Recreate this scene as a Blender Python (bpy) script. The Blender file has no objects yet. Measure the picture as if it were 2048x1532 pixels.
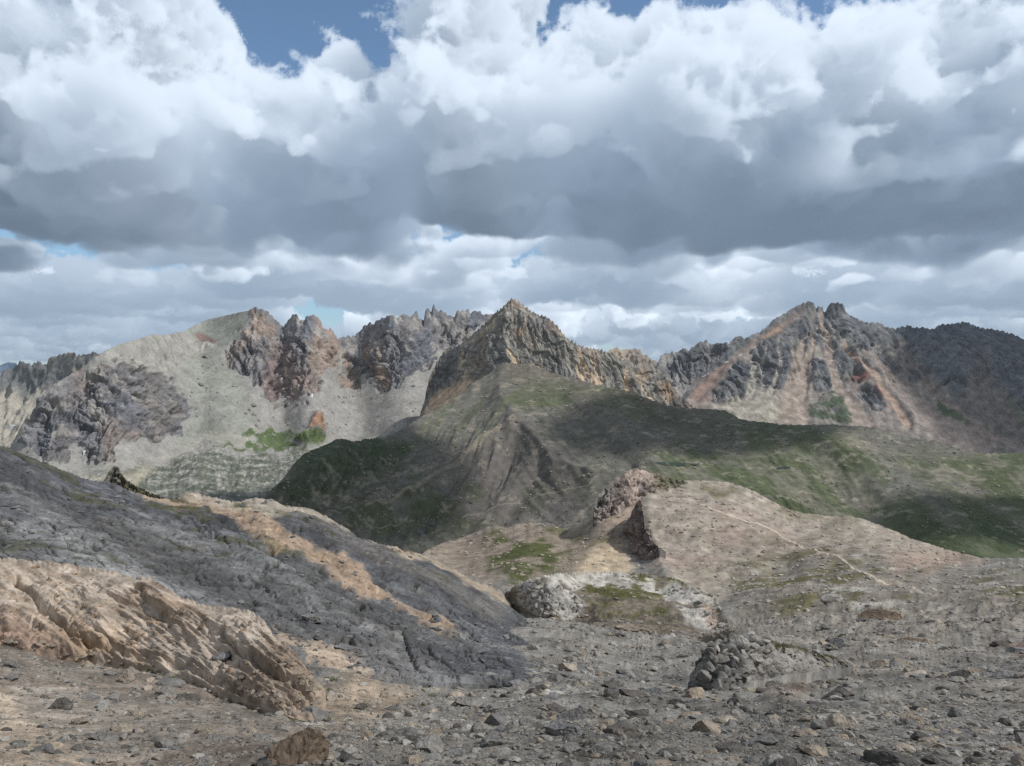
import bpy, math, time
import numpy as np

T0 = time.time()
USE_DENOISE = False
SKY_PITCH = 0.085
f32 = np.float32
# ------------------------------------------------------------------ camera, sky, sun, exposure
F, CU, CV = 1547.0, 1024.0, 766.0        # focal length and centre of the 2048 x 1532 photograph, in its pixels
SUN_AZ, SUN_EL = math.radians(100), math.radians(47)   # azimuth clockwise from the viewing direction (+y)
SUN = np.array([math.sin(SUN_AZ) * math.cos(SUN_EL), math.cos(SUN_AZ) * math.cos(SUN_EL), math.sin(SUN_EL)])
scene = bpy.context.scene
C = bpy.context.scene.collection
cam = bpy.data.cameras.new('camera')
cam.sensor_fit = 'HORIZONTAL'; cam.sensor_width = 36.0; cam.lens = 36.0 * F / 2048.0
cam.clip_start = 0.1; cam.clip_end = 60000.0
camo = bpy.data.objects.new('camera', cam); C.objects.link(camo)
camo.location = (0, 0, 0); camo.rotation_euler = (math.radians(90), 0, 0)
scene.camera = camo
scene.view_settings.view_transform = 'Standard'; scene.view_settings.look = 'None'
scene.view_settings.gamma = 1.0; scene.view_settings.exposure = 0.0
scene.view_settings.use_curve_mapping = False
scene.cycles.use_denoising = USE_DENOISE
scene.cycles.max_bounces = 4; scene.cycles.diffuse_bounces = 2; scene.cycles.volume_bounces = 0
scene.cycles.use_adaptive_sampling = False
scene.cycles.sample_clamp_indirect = 4.0

sun = bpy.data.lights.new('sun', 'SUN'); sun.energy = 3.3; sun.angle = math.radians(2.0); sun.color = (1.0, 0.975, 0.94)
suno = bpy.data.objects.new('sun', sun); C.objects.link(suno)
suno.rotation_euler = (math.radians(90) - SUN_EL, 0, math.pi - SUN_AZ)   # shines from SUN towards the ground

# ------------------------------------------------------------------ noise
def tile_noise(n, beta, seed, lo=1.0, hi=None):
    r = np.random.default_rng(seed)
    k = np.fft.fftfreq(n) * n; kz = np.fft.rfftfreq(n) * n
    K = np.sqrt(k[:, None, None] ** 2 + k[None, :, None] ** 2 + kz[None, None, :] ** 2)
    A = np.where(K >= lo, np.maximum(K, 1e-6) ** (-beta / 2 - 1), 0)
    if hi: A = np.where(K <= hi, A, 0)
    t = np.fft.irfftn(np.fft.rfftn(r.standard_normal((n, n, n)).astype(f32)) * A, s=(n, n, n))
    return ((t - t.mean()) / t.std()).astype(f32)
def tri(T, x, y, z):
    """periodic trilinear lookup, coordinates in tile periods"""
    n = T.shape[0]; m = n - 1
    x = x * n; y = y * n; z = z * n
    xi = np.floor(x); yi = np.floor(y); zi = np.floor(z)
    fx = (x - xi).astype(f32); fy = (y - yi).astype(f32); fz = (z - zi).astype(f32)
    xi = xi.astype(np.int32) & m; yi = yi.astype(np.int32) & m; zi = zi.astype(np.int32) & m
    x1 = ((xi + 1) & m) * (n * n); y1 = ((yi + 1) & m) * n; z1 = (zi + 1) & m; xi = xi * (n * n); yi = yi * n
    T = T.ravel()
    a = T[xi + yi + zi]; b = T[xi + yi + z1]; a = a + (b - a) * fz
    c = T[xi + y1 + zi]; b = T[xi + y1 + z1]; c = c + (b - c) * fz
    a = a + (c - a) * fy
    d = T[x1 + yi + zi]; b = T[x1 + yi + z1]; d = d + (b - d) * fz
    c = T[x1 + y1 + zi]; b = T[x1 + y1 + z1]; c = c + (b - c) * fz
    d = d + (c - d) * fy
    return a + (d - a) * fx
def billow_tile(n, seed):
    out = np.zeros((n, n, n), f32); a = 1.0
    for o, k in enumerate((3, 6, 12, 24)):
        out += a * (0.8 - np.abs(tile_noise(n, 0, seed + o, lo=k * 0.7, hi=k * 1.4))); a *= 0.55
    return (out - out.mean()) / out.std()
def sstep(a, b, x):
    t = np.clip((x - a) / (b - a), 0, 1); return t * t * (3 - 2 * t)
NT = tile_noise(128, 3.3, 11)      # soft fractal noise, 5 octaves
BT = billow_tile(128, 21)          # noise with sharp crests
WT = tile_noise(128, 1.2, 77, lo=6)  # fine grain

# ------------------------------------------------------------------ clouds: a 3D density field on its real place, marched into a sky map
MAIN=[ # u, v, distance km, radius u px, radius v px, depth radius km
(-150,110,5.5,330,250,1.3),(110,230,5.4,250,190,1.2),(320,70,5.6,105,105,.9),(40,-60,5.6,260,150,1.0),(270,300,5.2,200,120,1.0),
(525,235,5.6,72,62,.6),(690,195,5.6,66,78,.6),(620,310,5.2,240,110,1.0),
(930,150,5.6,115,130,1.0),(960,20,5.7,105,110,.9),(1000,280,5.2,290,140,1.1),
(1165,190,5.5,110,100,.9),(1275,165,5.6,70,75,.8),(1400,190,5.6,90,88,.9),(1470,220,5.5,120,115,.9),(1380,290,5.2,270,140,1.1),
(1620,195,5.6,80,85,.8),(1690,260,5.3,240,140,1.1),(1840,190,5.6,100,95,.9),(2020,110,5.6,150,170,1.1),(1950,250,5.3,290,140,1.1),(2300,150,5.5,300,240,1.2),(-480,160,5.6,330,240,1.2)]
BASE=[(-300,390,5.3,380,40,1.0),(110,420,5.7,220,40,1.1),(340,450,6.4,220,75,1.9),(660,430,5.9,220,65,1.6),(940,405,5.5,180,50,1.0),(1260,450,6.4,240,75,2.0),(1600,415,5.7,300,70,1.5),(1880,395,5.4,260,70,1.5),(2300,380,5.4,300,70,1.5)]
ZB=1050.0
def build_volume(x0,x1,y0,y1,z0,z1,h,hz,blobs,zb,amp,N,B,soft):
    nx,ny,nz=int((x1-x0)/h),int((y1-y0)/h),int((z1-z0)/hz)
    X=(x0+h*(np.arange(nx)+.5)).astype(f32); Y=(y0+h*(np.arange(ny)+.5)).astype(f32); Z=(z0+hz*(np.arange(nz)+.5)).astype(f32)
    fld=np.full((nx,ny,nz),-1.0,f32)
    for cx,cy,cz,rx,ry,rz in blobs:
        i0,i1=np.searchsorted(X,(cx-rx*1.4,cx+rx*1.4)); j0,j1=np.searchsorted(Y,(cy-ry*1.4,cy+ry*1.4)); k0,k1=np.searchsorted(Z,(cz-rz*1.4,cz+rz*1.4))
        if i1<=i0 or j1<=j0 or k1<=k0: continue
        q=((X[i0:i1,None,None]-cx)/rx)**2+((Y[None,j0:j1,None]-cy)/ry)**2+((Z[None,None,k0:k1]-cz)/rz)**2
        s=fld[i0:i1,j0:j1,k0:k1]; np.maximum(s,1-np.sqrt(q),out=s)
    gx,gy,gz=np.meshgrid(X,Y,Z,indexing='ij')
    act=fld>-0.6
    n=np.zeros_like(fld)
    ax,ay,az=gx[act],gy[act],gz[act]
    n[act]=0.6*tri(N,ax/5200,ay/5200,az/5200)+0.75*tri(B,ax/2600,ay/2600,az/2200+.3)
    d=fld+amp*n
    base=zb+(150 if h<100 else 110)*tri(N,gx[:,:,:1]/5200,gy[:,:,:1]/5200,gz[:,:,:1]*0+.7)
    d=d-0.9*np.clip((base-gz)/380,0,1)-.10*np.clip((zb+420-gz)/420,0,1)*(1-n)*(h<100)
    return d, (x0,y0,z0,h,hz)
def optical(dens, meta, steps, k):
    """optical depth towards the sun, by stepping the whole volume"""
    x0,y0,z0,h,hz=meta
    tau=np.zeros_like(dens); ds=h*1.3
    for s in range(1,steps+1):
        L=ds*(s-.5)*(1+0.06*s)
        sh=(int(round(SUN[0]*L/h)),int(round(SUN[1]*L/h)),int(round(SUN[2]*L/hz)))
        r=np.zeros_like(dens)
        src=[];dst=[]
        for a,o in enumerate(sh):
            n=dens.shape[a]
            src.append(slice(max(0,o),min(n,n+o))); dst.append(slice(max(0,-o),min(n,n-o)))
        r[tuple(dst)]=dens[tuple(src)]
        tau+=r*(ds*(1+0.12*s))
    return tau*k
def blur3(a):
    for ax in range(3):
        a=(np.roll(a,1,ax)+2*a+np.roll(a,-1,ax))/4
    return a
def bake(az0,az1,el0,el1,pitch,verbose=False):
    t0=time.time()
    N=NT; B=BT
    rng=np.random.default_rng(5)
    def cvt(b):
        u,v,d,ru,rv,ry=b; d*=1000
        return (d*(u-CU)/F, d, d*(CV-v)/F, ru*d/F, ry*1000, rv*d/F)
    par=[cvt(b) for b in MAIN]; blobs=list(par)
    for c in par:
        for k in range(40):
            w=rng.standard_normal(3); w[1]-=.5; w[2]+=.25; w/=np.linalg.norm(w)
            s=rng.uniform(.12,.34)
            r=s*min(c[3],c[5])
            p=(c[0]+w[0]*c[3]*.86,c[1]+w[1]*c[4]*.86,c[2]+w[2]*c[5]*.86)
            if p[2]<ZB: continue
            blobs.append((*p,r*rng.uniform(.8,1.5),r,r*rng.uniform(.7,1.1)))
    blobs+=[cvt(b) for b in BASE]
    for k in range(150):                                   # torn scud hanging round the base
        y=rng.uniform(5200,9000); x=rng.uniform(-1,1)*(1500+y*.85); r=rng.uniform(110,420)
        blobs.append((x,y,ZB+rng.uniform(-60,260),r*1.5,r,r*rng.uniform(.3,.6)))
    near=build_volume(-9000,9000,2600,9400,780,4200,50,50,blobs,ZB,.25,N,B,0)
    # the deck further off: random cumulus on the same base
    fb=[]
    for k in range(760):
        y=9800*(4.6**rng.random()); x=rng.uniform(-1,1)*(6000+y*.95)
        e=np.array([x/y*F+CU, CV-1300/y*F])
        if math.hypot((e[0]-635)/75,(e[1]-600)/34)<1 or math.hypot((e[0]-1875)/60,(e[1]-545)/26)<1: continue
        r=rng.uniform(200,620)*(.6+y/40000); hgt=rng.uniform(180,600)*(1 if y>14000 else .75)
        fb.append((x,y,ZB+130+hgt*.3,r*1.2,r,hgt))
        for q in range(9):
            w=rng.standard_normal(3); w[2]=abs(w[2]); w/=np.linalg.norm(w); s=rng.uniform(.25,.45)*r
            fb.append((x+w[0]*r*.9,y+w[1]*r*.9,ZB+150+hgt*.4+w[2]*hgt*.9,s,s,s*.8))
    for k in range(190):
        y=rng.uniform(9300,14500); x=rng.uniform(-1,1)*(4000+y*.95); u=x/y*F+CU; v=CV-1350/y*F
        if any(math.hypot((u-a)/c,(v-b)/e)<1 for a,b,c,e in ((560,522,40,22),(1085,556,70,20),(1875,545,60,26),(635,600,80,36))): continue
        r=rng.uniform(420,900); hgt=rng.uniform(160,330)
        fb.append((x,y,ZB+200+rng.uniform(0,250),r*1.2,r,hgt))
    far=build_volume(-40000,40000,9000,45000,780,2600,150,90,fb,ZB+40,.26,N,B,0)
    if verbose: print('vol',near[0].shape,far[0].shape,time.time()-t0)
    vols=[]
    for (d,m),k,st in ((near,1/60.,16),(far,1/110.,8)):
        dn=np.clip(d*3.2,0,1)
        tau=optical(blur3(dn),m,st,k)
        up=np.cumsum(dn[:,:,::-1],axis=2)[:,:,::-1]*m[4]*k   # depth of cloud overhead
        dnw=np.cumsum(dn,axis=2)*m[4]*k                      # depth of cloud below
        vols.append((d,blur3(tau),blur3(up),blur3(dnw),m))
    if verbose: print('light',time.time()-t0)
    na=int(round((az1-az0)/pitch)); ne=int(round((el1-el0)/pitch))
    A=np.radians(az0+pitch*(np.arange(na)+.5)); E=np.radians(el0+pitch*(np.arange(ne)+.5))
    ca,sa=np.cos(A),np.sin(A)
    EE,AA=np.meshgrid(E,A,indexing='ij')
    dx=(np.sin(AA)).ravel().astype(f32); dy=np.cos(AA).ravel().astype(f32); te=np.tan(EE).ravel().astype(f32)
    n=dx.size
    T=np.ones(n,f32); C=np.zeros((n,3),f32)
    jit=rng.random(n).astype(f32)
    sunc=np.array([1.0,.975,.93],f32); skyc=np.array([.40,.53,.70],f32); gndc=np.array([.17,.20,.24],f32)
    deepc=np.array([.34,.58,.92],f32)
    hazec=np.array([.40,.50,.60],f32)
    g=1.0075; d=2700.0
    while d<46000:
        step=d*(g-1)
        dd=d+jit*step
        z=te*dd
        vol=0 if d<9400 else 1
        D,TA,UP,DN,m=vols[vol]
        x0,y0,z0,h,hz=m
        ok=(z>z0+hz)&(z<z0+hz*(D.shape[2]-2))&(T>.02)
        idx=np.nonzero(ok)[0]
        if idx.size:
            x=dx[idx]*dd[idx]; y=dy[idx]*dd[idx]; zz=z[idx]
            ix=((x-x0)/h-.5); iy=((y-y0)/h-.5); iz=((zz-z0)/hz-.5)
            k=(ix>0)&(iy>0)&(ix<D.shape[0]-2)&(iy<D.shape[1]-2)
            idx=idx[k]; ix=ix[k];iy=iy[k];iz=iz[k];x=x[k];y=y[k];zz=zz[k]
            a=ix.astype(np.int32);b=iy.astype(np.int32);c=iz.astype(np.int32)
            near_d=D[a,b,c]
            k=near_d>-.45
            idx=idx[k]
            if idx.size:
                a=a[k];b=b[k];c=c[k];x=x[k];y=y[k];zz=zz[k]
                fx=(ix[k]-a);fy=(iy[k]-b);fz=(iz[k]-c)
                ny,nz=D.shape[1],D.shape[2]
                base=(a.astype(np.int64)*ny+b)*nz+c
                def tl(V):
                    V=V.ravel()
                    def col(o): 
                        p=V[base+o]; return p+(V[base+o+1]-p)*fz
                    p=col(0);q=col(nz);p=p+(q-p)*fy
                    r=col(ny*nz);q=col(ny*nz+nz);r=r+(q-r)*fy
                    return p+(r-p)*fx
                v=tl(D)
                sc=1.0 if vol==0 else 2.6
                det=tri(B,x/(720*sc),y/(720*sc),zz/(640*sc))
                det2=tri(N,x/(260*sc),y/(260*sc),zz/(260*sc))
                ed=sstep(ZB+100,ZB+900,zz)*.6+.4
                v=v+(.08*det+.032*det2)*(ed if vol==0 else 1.7)
                lowedge=sstep(ZB+260,ZB-40,zz)*(1 if vol==0 else .6)
                rho=np.clip(v*(8.0-6.6*lowedge),0,1)
                k=rho>.004
                idx=idx[k]
                if idx.size:
                    base=base[k];fx=fx[k];fy=fy[k];fz=fz[k];rho=rho[k];zz=zz[k];det=det[k]
                    ts=tl(TA);up=tl(UP);dn=tl(DN)
                    sg=(1/62. if vol==0 else 1/110.)
                    stp=step*np.sqrt(1+te[idx]**2)
                    al=1-np.exp(-rho*sg*stp)
                    s=.36*np.exp(-.5*ts)+.36*np.exp(-.10*ts)
                    sk=.18+.82*np.exp(-.05*up)
                    gd=np.exp(-.10*dn)
                    if vol: s=s*(.55+1.15*sstep(-.6,.9,tri(N,x[k]/16000+.37,y[k]/22000,zz*0+.11)+.35*tri(N,x[k]/4000,y[k]/6000,zz/3000)))
                    s2=.18*np.exp(-.020*ts)
                    L=s[:,None]*sunc*.95+s2[:,None]*deepc+sk[:,None]*skyc*.36+gd[:,None]*gndc*.2
                    ha=1-math.exp(-d/58000.)
                    L=L*(1-ha)+hazec*ha
                    w=(T[idx]*al)
                    C[idx]+=w[:,None]*L
                    T[idx]*=(1-al)
        d*=g
    sn=np.maximum(np.sin(EE).ravel(),.004).astype(f32); va=(1-np.exp(-.024/sn))*T      # veil of distant air between and behind the clouds
    C+=va[:,None]*np.array([.47,.55,.63],f32); T=T-va
    al=1-T
    if verbose: print('march',time.time()-t0)
    return C.reshape(ne,na,3), al.reshape(ne,na)

SKY_AZ, SKY_EL0, SKY_EL1 = 60.0, -1.0, 50.0
skyC, skyA = bake(-SKY_AZ, SKY_AZ, SKY_EL0, SKY_EL1, SKY_PITCH)
ne, na = skyA.shape
img = bpy.data.images.new('cloud_map', na, ne, alpha=True, float_buffer=True)
img.colorspace_settings.name = 'Non-Color'; img.alpha_mode = 'CHANNEL_PACKED'
px = np.ones((ne, na, 4), f32); px[..., :3] = skyC / np.maximum(skyA, 1e-3)[..., None] * np.array([.965, 1.0, 1.03], f32); px[..., 3] = skyA
edge = sstep(0, 90, np.arange(na))*sstep(0, 90, na-1-np.arange(na))
edge = edge[None, :] * sstep(0, 90, ne-1-np.arange(ne))[:, None]
img.pixels.foreach_set(px.ravel()); img.update(); img.pack()
eimg = bpy.data.images.new('cloud_map_extent', na, ne, alpha=False, float_buffer=True)
eimg.colorspace_settings.name = 'Non-Color'
q = np.ones((ne, na, 4), f32); q[..., :3] = edge[..., None]
eimg.pixels.foreach_set(q.ravel()); eimg.update(); eimg.pack()

world = bpy.data.worlds.new('World'); scene.world = world; world.use_nodes = True
nt = world.node_tree; nt.nodes.clear()
def N_(t, **kw):
    n = nt.nodes.new(t)
    for k, v in kw.items(): setattr(n, k, v)
    return n
def L_(a, b): nt.links.new(a, b)
def M_(op, a, b=None, c=None):
    n = N_('ShaderNodeMath', operation=op)
    for i, v in enumerate((a, b, c)):
        if v is None: continue
        if hasattr(v, 'type'): L_(v, n.inputs[i])
        else: n.inputs[i].default_value = v
    return n.outputs[0]
tc = N_('ShaderNodeTexCoord'); sep = N_('ShaderNodeSeparateXYZ'); L_(tc.outputs['Generated'], sep.inputs[0])
az = M_('ARCTAN2', sep.outputs[0], sep.outputs[1]); el = M_('ARCSINE', sep.outputs[2])
uu = M_('MULTIPLY_ADD', az, 180 / math.pi / (2 * SKY_AZ), 0.5)
vv = M_('MULTIPLY_ADD', el, 180 / math.pi / (SKY_EL1 - SKY_EL0), -SKY_EL0 / (SKY_EL1 - SKY_EL0))
comb = N_('ShaderNodeCombineXYZ'); L_(uu, comb.inputs[0]); L_(vv, comb.inputs[1])
ti = N_('ShaderNodeTexImage', image=img, extension='EXTEND', interpolation='Linear'); L_(comb.outputs[0], ti.inputs[0])
te = N_('ShaderNodeTexImage', image=eimg, extension='CLIP', interpolation='Linear'); L_(comb.outputs[0], te.inputs[0])
nish = N_('ShaderNodeTexSky', sky_type='NISHITA'); nish.sun_disc = False
nish.sun_elevation = SUN_EL; nish.sun_rotation = SUN_AZ; nish.altitude = 900; nish.dust_density = 0.6; nish.air_density = 1.0; nish.ozone_density = 0.5
tint = N_('ShaderNodeMix', data_type='RGBA', blend_type='MULTIPLY'); tint.inputs[0].default_value = 1; L_(nish.outputs[0], tint.inputs[6]); tint.inputs[7].default_value = (.78, .96, 1.06, 1)
bg_sky = N_('ShaderNodeBackground'); L_(tint.outputs[2], bg_sky.inputs[0]); bg_sky.inputs[1].default_value = 0.12
# beyond the marched sector the broken deck goes on as soft procedural cloud
ns = N_('ShaderNodeTexNoise'); ns.inputs['Scale'].default_value = 2.2; ns.inputs['Detail'].default_value = 5
zz = M_('ADD', M_('ABSOLUTE', sep.outputs[2]), 0.25)
cx = N_('ShaderNodeCombineXYZ'); L_(M_('DIVIDE', sep.outputs[0], zz), cx.inputs[0]); L_(M_('DIVIDE', sep.outputs[1], zz), cx.inputs[1])
L_(cx.outputs[0], ns.inputs['Vector'])
mr = N_('ShaderNodeMapRange'); mr.inputs[1].default_value = 0.36; mr.inputs[2].default_value = 0.52; L_(ns.outputs[0], mr.inputs[0])
gen_a = mr.outputs[0]
inside = te.outputs[0]
mixa = N_('ShaderNodeMix', data_type='FLOAT'); L_(inside, mixa.inputs[0]); L_(gen_a, mixa.inputs[2]); L_(ti.outputs['Alpha'], mixa.inputs[3])
ramp = N_('ShaderNodeMix', data_type='RGBA'); L_(mr.outputs[0], ramp.inputs[0])
ramp.inputs[6].default_value = (.66, .67, .69, 1); ramp.inputs[7].default_value = (.46, .48, .51, 1)
mixc = N_('ShaderNodeMix', data_type='RGBA'); L_(inside, mixc.inputs[0]); L_(ramp.outputs[2], mixc.inputs[6]); L_(ti.outputs['Color'], mixc.inputs[7])
bg_cl = N_('ShaderNodeBackground'); L_(mixc.outputs[2], bg_cl.inputs[0]); bg_cl.inputs[1].default_value = 1.0
up = M_('GREATER_THAN', sep.outputs[2], -0.02)
mixs = N_('ShaderNodeMixShader'); L_(M_('MULTIPLY', mixa.outputs[0], up), mixs.inputs[0]); L_(bg_sky.outputs[0], mixs.inputs[1]); L_(bg_cl.outputs[0], mixs.inputs[2])
wo = N_('ShaderNodeOutputWorld'); L_(mixs.outputs[0], wo.inputs[0])
world.cycles.sampling_method = 'MANUAL'; world.cycles.sample_map_resolution = 512
print('sky', round(time.time() - T0, 1))

# ------------------------------------------------------------------ helpers
def lin(r, g, b, k=1.0):
    c = np.array([r, g, b], float) / 255.0
    c = np.where(c < .04045, c / 12.92, ((c + .055) / 1.055) ** 2.4)
    return (c / k).astype(f32)
def pl(pts, x):
    p = np.array(pts, float); return np.interp(x, p[:, 0], p[:, 1])
def n2(U, V, L, s=0.0): return tri(NT, U / L, V / L, np.full(U.shape, s, f32))
def streak(U, V, ang, la, wa, s=0.0, T=None):
    c, q = math.cos(math.radians(ang)), math.sin(math.radians(ang))
    return tri(NT if T is None else T, (U * c + V * q) / la, (-U * q + V * c) / wa, np.full(U.shape, s, f32))
def _rot(a, b, c):
    ca, sa, cb, sb, cc, sc = math.cos(a), math.sin(a), math.cos(b), math.sin(b), math.cos(c), math.sin(c)
    return np.array([[ca, -sa, 0], [sa, ca, 0], [0, 0, 1]]) @ np.array([[1, 0, 0], [0, cb, -sb], [0, sb, cb]]) @ np.array([[cc, 0, sc], [0, 1, 0], [-sc, 0, cc]])
R1_, R2_ = _rot(.53, .41, .77), _rot(1.9, .83, -.47)
def n3(P, L, sz=1.0, o=0.0, T=None):
    """fractal noise in the world; two turned lookups so that the tile does not repeat; sz draws it out down the fall line"""
    T = NT if T is None else T
    Q = P * np.array([1.0, 1.0 if sz == 1 else 1 / (1 + (sz - 1) * .8), 1 / sz]) / L
    a = Q @ R1_.T; b = Q @ R2_.T / 1.37
    return .72 * (tri(T, a[..., 0] + o, a[..., 1] + o * .7, a[..., 2] + o * .3) + tri(T, b[..., 0] - o, b[..., 1] + .3, b[..., 2] + o))
def mask(poly, U, V, blur=3.0, warp=6.0, wl=160.0):
    """soft-edged polygon given in photograph pixels, its border frayed by noise"""
    p = np.array(poly, float); pad = blur * 2 + 4
    x0, y0 = np.floor(p.min(0) - pad); x1, y1 = np.ceil(p.max(0) + pad)
    st = 1.0 if (x1 - x0) < 900 else 2.0
    xs = np.arange(x0, x1, st); ys = np.arange(y0, y1, st)
    ins = np.zeros((len(ys), len(xs)), bool)
    q = np.roll(p, -1, 0)
    for (ax, ay), (bx, by) in zip(p, q):
        if ay == by: continue
        r = (ys >= min(ay, by)) & (ys < max(ay, by))
        if r.any():
            xc = ax + (ys[r] - ay) * (bx - ax) / (by - ay)
            ins[r] ^= xs[None, :] < xc[:, None]
    m = ins.astype(f32)
    k = max(1, int(round(blur / st)))
    for ax in (0, 1):
        for _ in range(2):
            c = np.cumsum(np.pad(m, [(k + 1, k) if a == ax else (0, 0) for a in (0, 1)], mode='edge'), axis=ax)
            n = m.shape[ax]
            m = (np.take(c, np.arange(2 * k + 1, 2 * k + 1 + n), ax) - np.take(c, np.arange(n), ax)) / (2 * k + 1)
    if warp:
        U2 = U + warp * n2(U, V, wl, .13); V2 = V + warp * n2(U, V, wl, .71)
    else: U2, V2 = U, V
    fx = (U2 - x0) / st; fy = (V2 - y0) / st
    ok = (fx >= 0) & (fy >= 0) & (fx < len(xs) - 1) & (fy < len(ys) - 1)
    out = np.zeros(U.shape, f32)
    a = fx[ok].astype(int); b = fy[ok].astype(int); fa = fx[ok] - a; fb = fy[ok] - b
    out[ok] = (m[b, a] * (1 - fa) + m[b, a + 1] * fa) * (1 - fb) + (m[b + 1, a] * (1 - fa) + m[b + 1, a + 1] * fa) * fb
    return out
def line_dist(pts, U, V):
    """distance in pixels to a polyline and the position 0..1 along it"""
    p = np.array(pts, float)[:, :2]
    best = np.full(U.shape, 1e9, f32); tt = np.zeros(U.shape, f32); n = len(p) - 1
    for i in range(n):
        a, b = p[i], p[i + 1]; ab = b - a; l2 = max(1e-6, (ab ** 2).sum())
        t = np.clip(((U - a[0]) * ab[0] + (V - a[1]) * ab[1]) / l2, 0, 1)
        d = np.hypot(U - a[0] - t * ab[0], V - a[1] - t * ab[1])
        k = d < best; best = np.where(k, d, best); tt = np.where(k, (i + t) / n, tt)
    return best, tt
def chute(pts, w0, w1, U, V, warp=3.0):
    """a stream of scree down a polyline, w0 pixels wide at its head and w1 at its foot"""
    U2 = U + warp * n2(U, V, 70, .3); V2 = V + warp * n2(U, V, 70, .8)
    d, t = line_dist(pts, U2, V2); w = w0 + (w1 - w0) * t
    return np.clip(2.4 - d / w * 1.9, 0, 1) * sstep(0, .06, t + .03)
def tps(ctrl, ax=1.0):
    c = np.array(ctrl, float); X = c[:, :2] / 1000.0 * np.array([ax, 1.0]); y = np.log(c[:, 2]); n = len(c)
    def phi(r2): return np.where(r2 > 1e-12, r2 * np.log(np.maximum(r2, 1e-12)), 0)
    K = phi(((X[:, None] - X[None]) ** 2).sum(-1)) + 1e-4 * np.eye(n)
    Pm = np.hstack([np.ones((n, 1)), X]); A = np.block([[K, Pm], [Pm.T, np.zeros((3, 3))]])
    w = np.linalg.solve(A, np.concatenate([y, np.zeros(3)]))
    def f(U, V):
        u = U / 1000.0 * ax; v = V / 1000.0
        o = w[n] + w[n + 1] * u + w[n + 2] * v
        for i in range(n): o = o + w[i] * phi((u - X[i, 0]) ** 2 + (v - X[i, 1]) ** 2)
        return o
    return f
def boxblur(a, k, ax):
    if k < 1: return a
    for _ in range(2):
        c = np.cumsum(np.pad(a, [(k + 1, k) if i == ax else (0, 0) for i in range(a.ndim)], mode='edge'), axis=ax, dtype=np.float64)
        n = a.shape[ax]
        a = (np.take(c, np.arange(2 * k + 1, 2 * k + 1 + n), ax) - np.take(c, np.arange(n), ax)) / (2 * k + 1)
    return a
def grid_normals(P):
    du = np.gradient(P, axis=1); dv = np.gradient(P, axis=0)
    n = np.cross(du, dv); n /= np.maximum(np.linalg.norm(n, axis=-1, keepdims=True), 1e-9)
    s = np.sign(4 * n[..., 2:3] + (n * -P).sum(-1, keepdims=True) / np.linalg.norm(P, axis=-1, keepdims=True)); s[s == 0] = 1
    n = n * s
    for ax in (0, 1): n = boxblur(n, 1, ax)
    return (n / np.maximum(np.linalg.norm(n, axis=-1, keepdims=True), 1e-9))
def mesh_from(name, V, Fq, tris=None, col=None, smooth=True):
    me = bpy.data.meshes.new(name)
    nq = 0 if Fq is None else len(Fq); ntr = 0 if tris is None else len(tris)
    me.vertices.add(len(V)); me.vertices.foreach_set('co', np.ascontiguousarray(V, f32).ravel())
    idx = np.concatenate([np.asarray(Fq, np.int32).ravel() if nq else np.zeros(0, np.int32), np.asarray(tris, np.int32).ravel() if ntr else np.zeros(0, np.int32)])
    me.loops.add(len(idx)); me.loops.foreach_set('vertex_index', idx)
    st = np.concatenate([np.arange(nq) * 4, nq * 4 + np.arange(ntr) * 3]).astype(np.int32)
    me.polygons.add(nq + ntr); me.polygons.foreach_set('loop_start', st)
    me.polygons.foreach_set('use_smooth', np.full(nq + ntr, smooth, bool))
    if col is not None:
        at = me.attributes.new('albedo', 'FLOAT_COLOR', 'POINT')
        c4 = np.ones((len(V), 4), f32); c4[:, :3] = col; at.data.foreach_set('color', c4.ravel())
    me.update(calc_edges=True); me.validate()
    return me
def link(name, me, mat=None, parent=None, label=None, cat=None, group=None, kind=None):
    o = bpy.data.objects.new(name, me); C.objects.link(o)
    if me is not None and mat is not None and not me.materials: me.materials.append(mat)
    if parent: o.parent = parent
    for k, v in (('label', label), ('category', cat), ('group', group), ('kind', kind)):
        if v: o[k] = v
    return o
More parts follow.
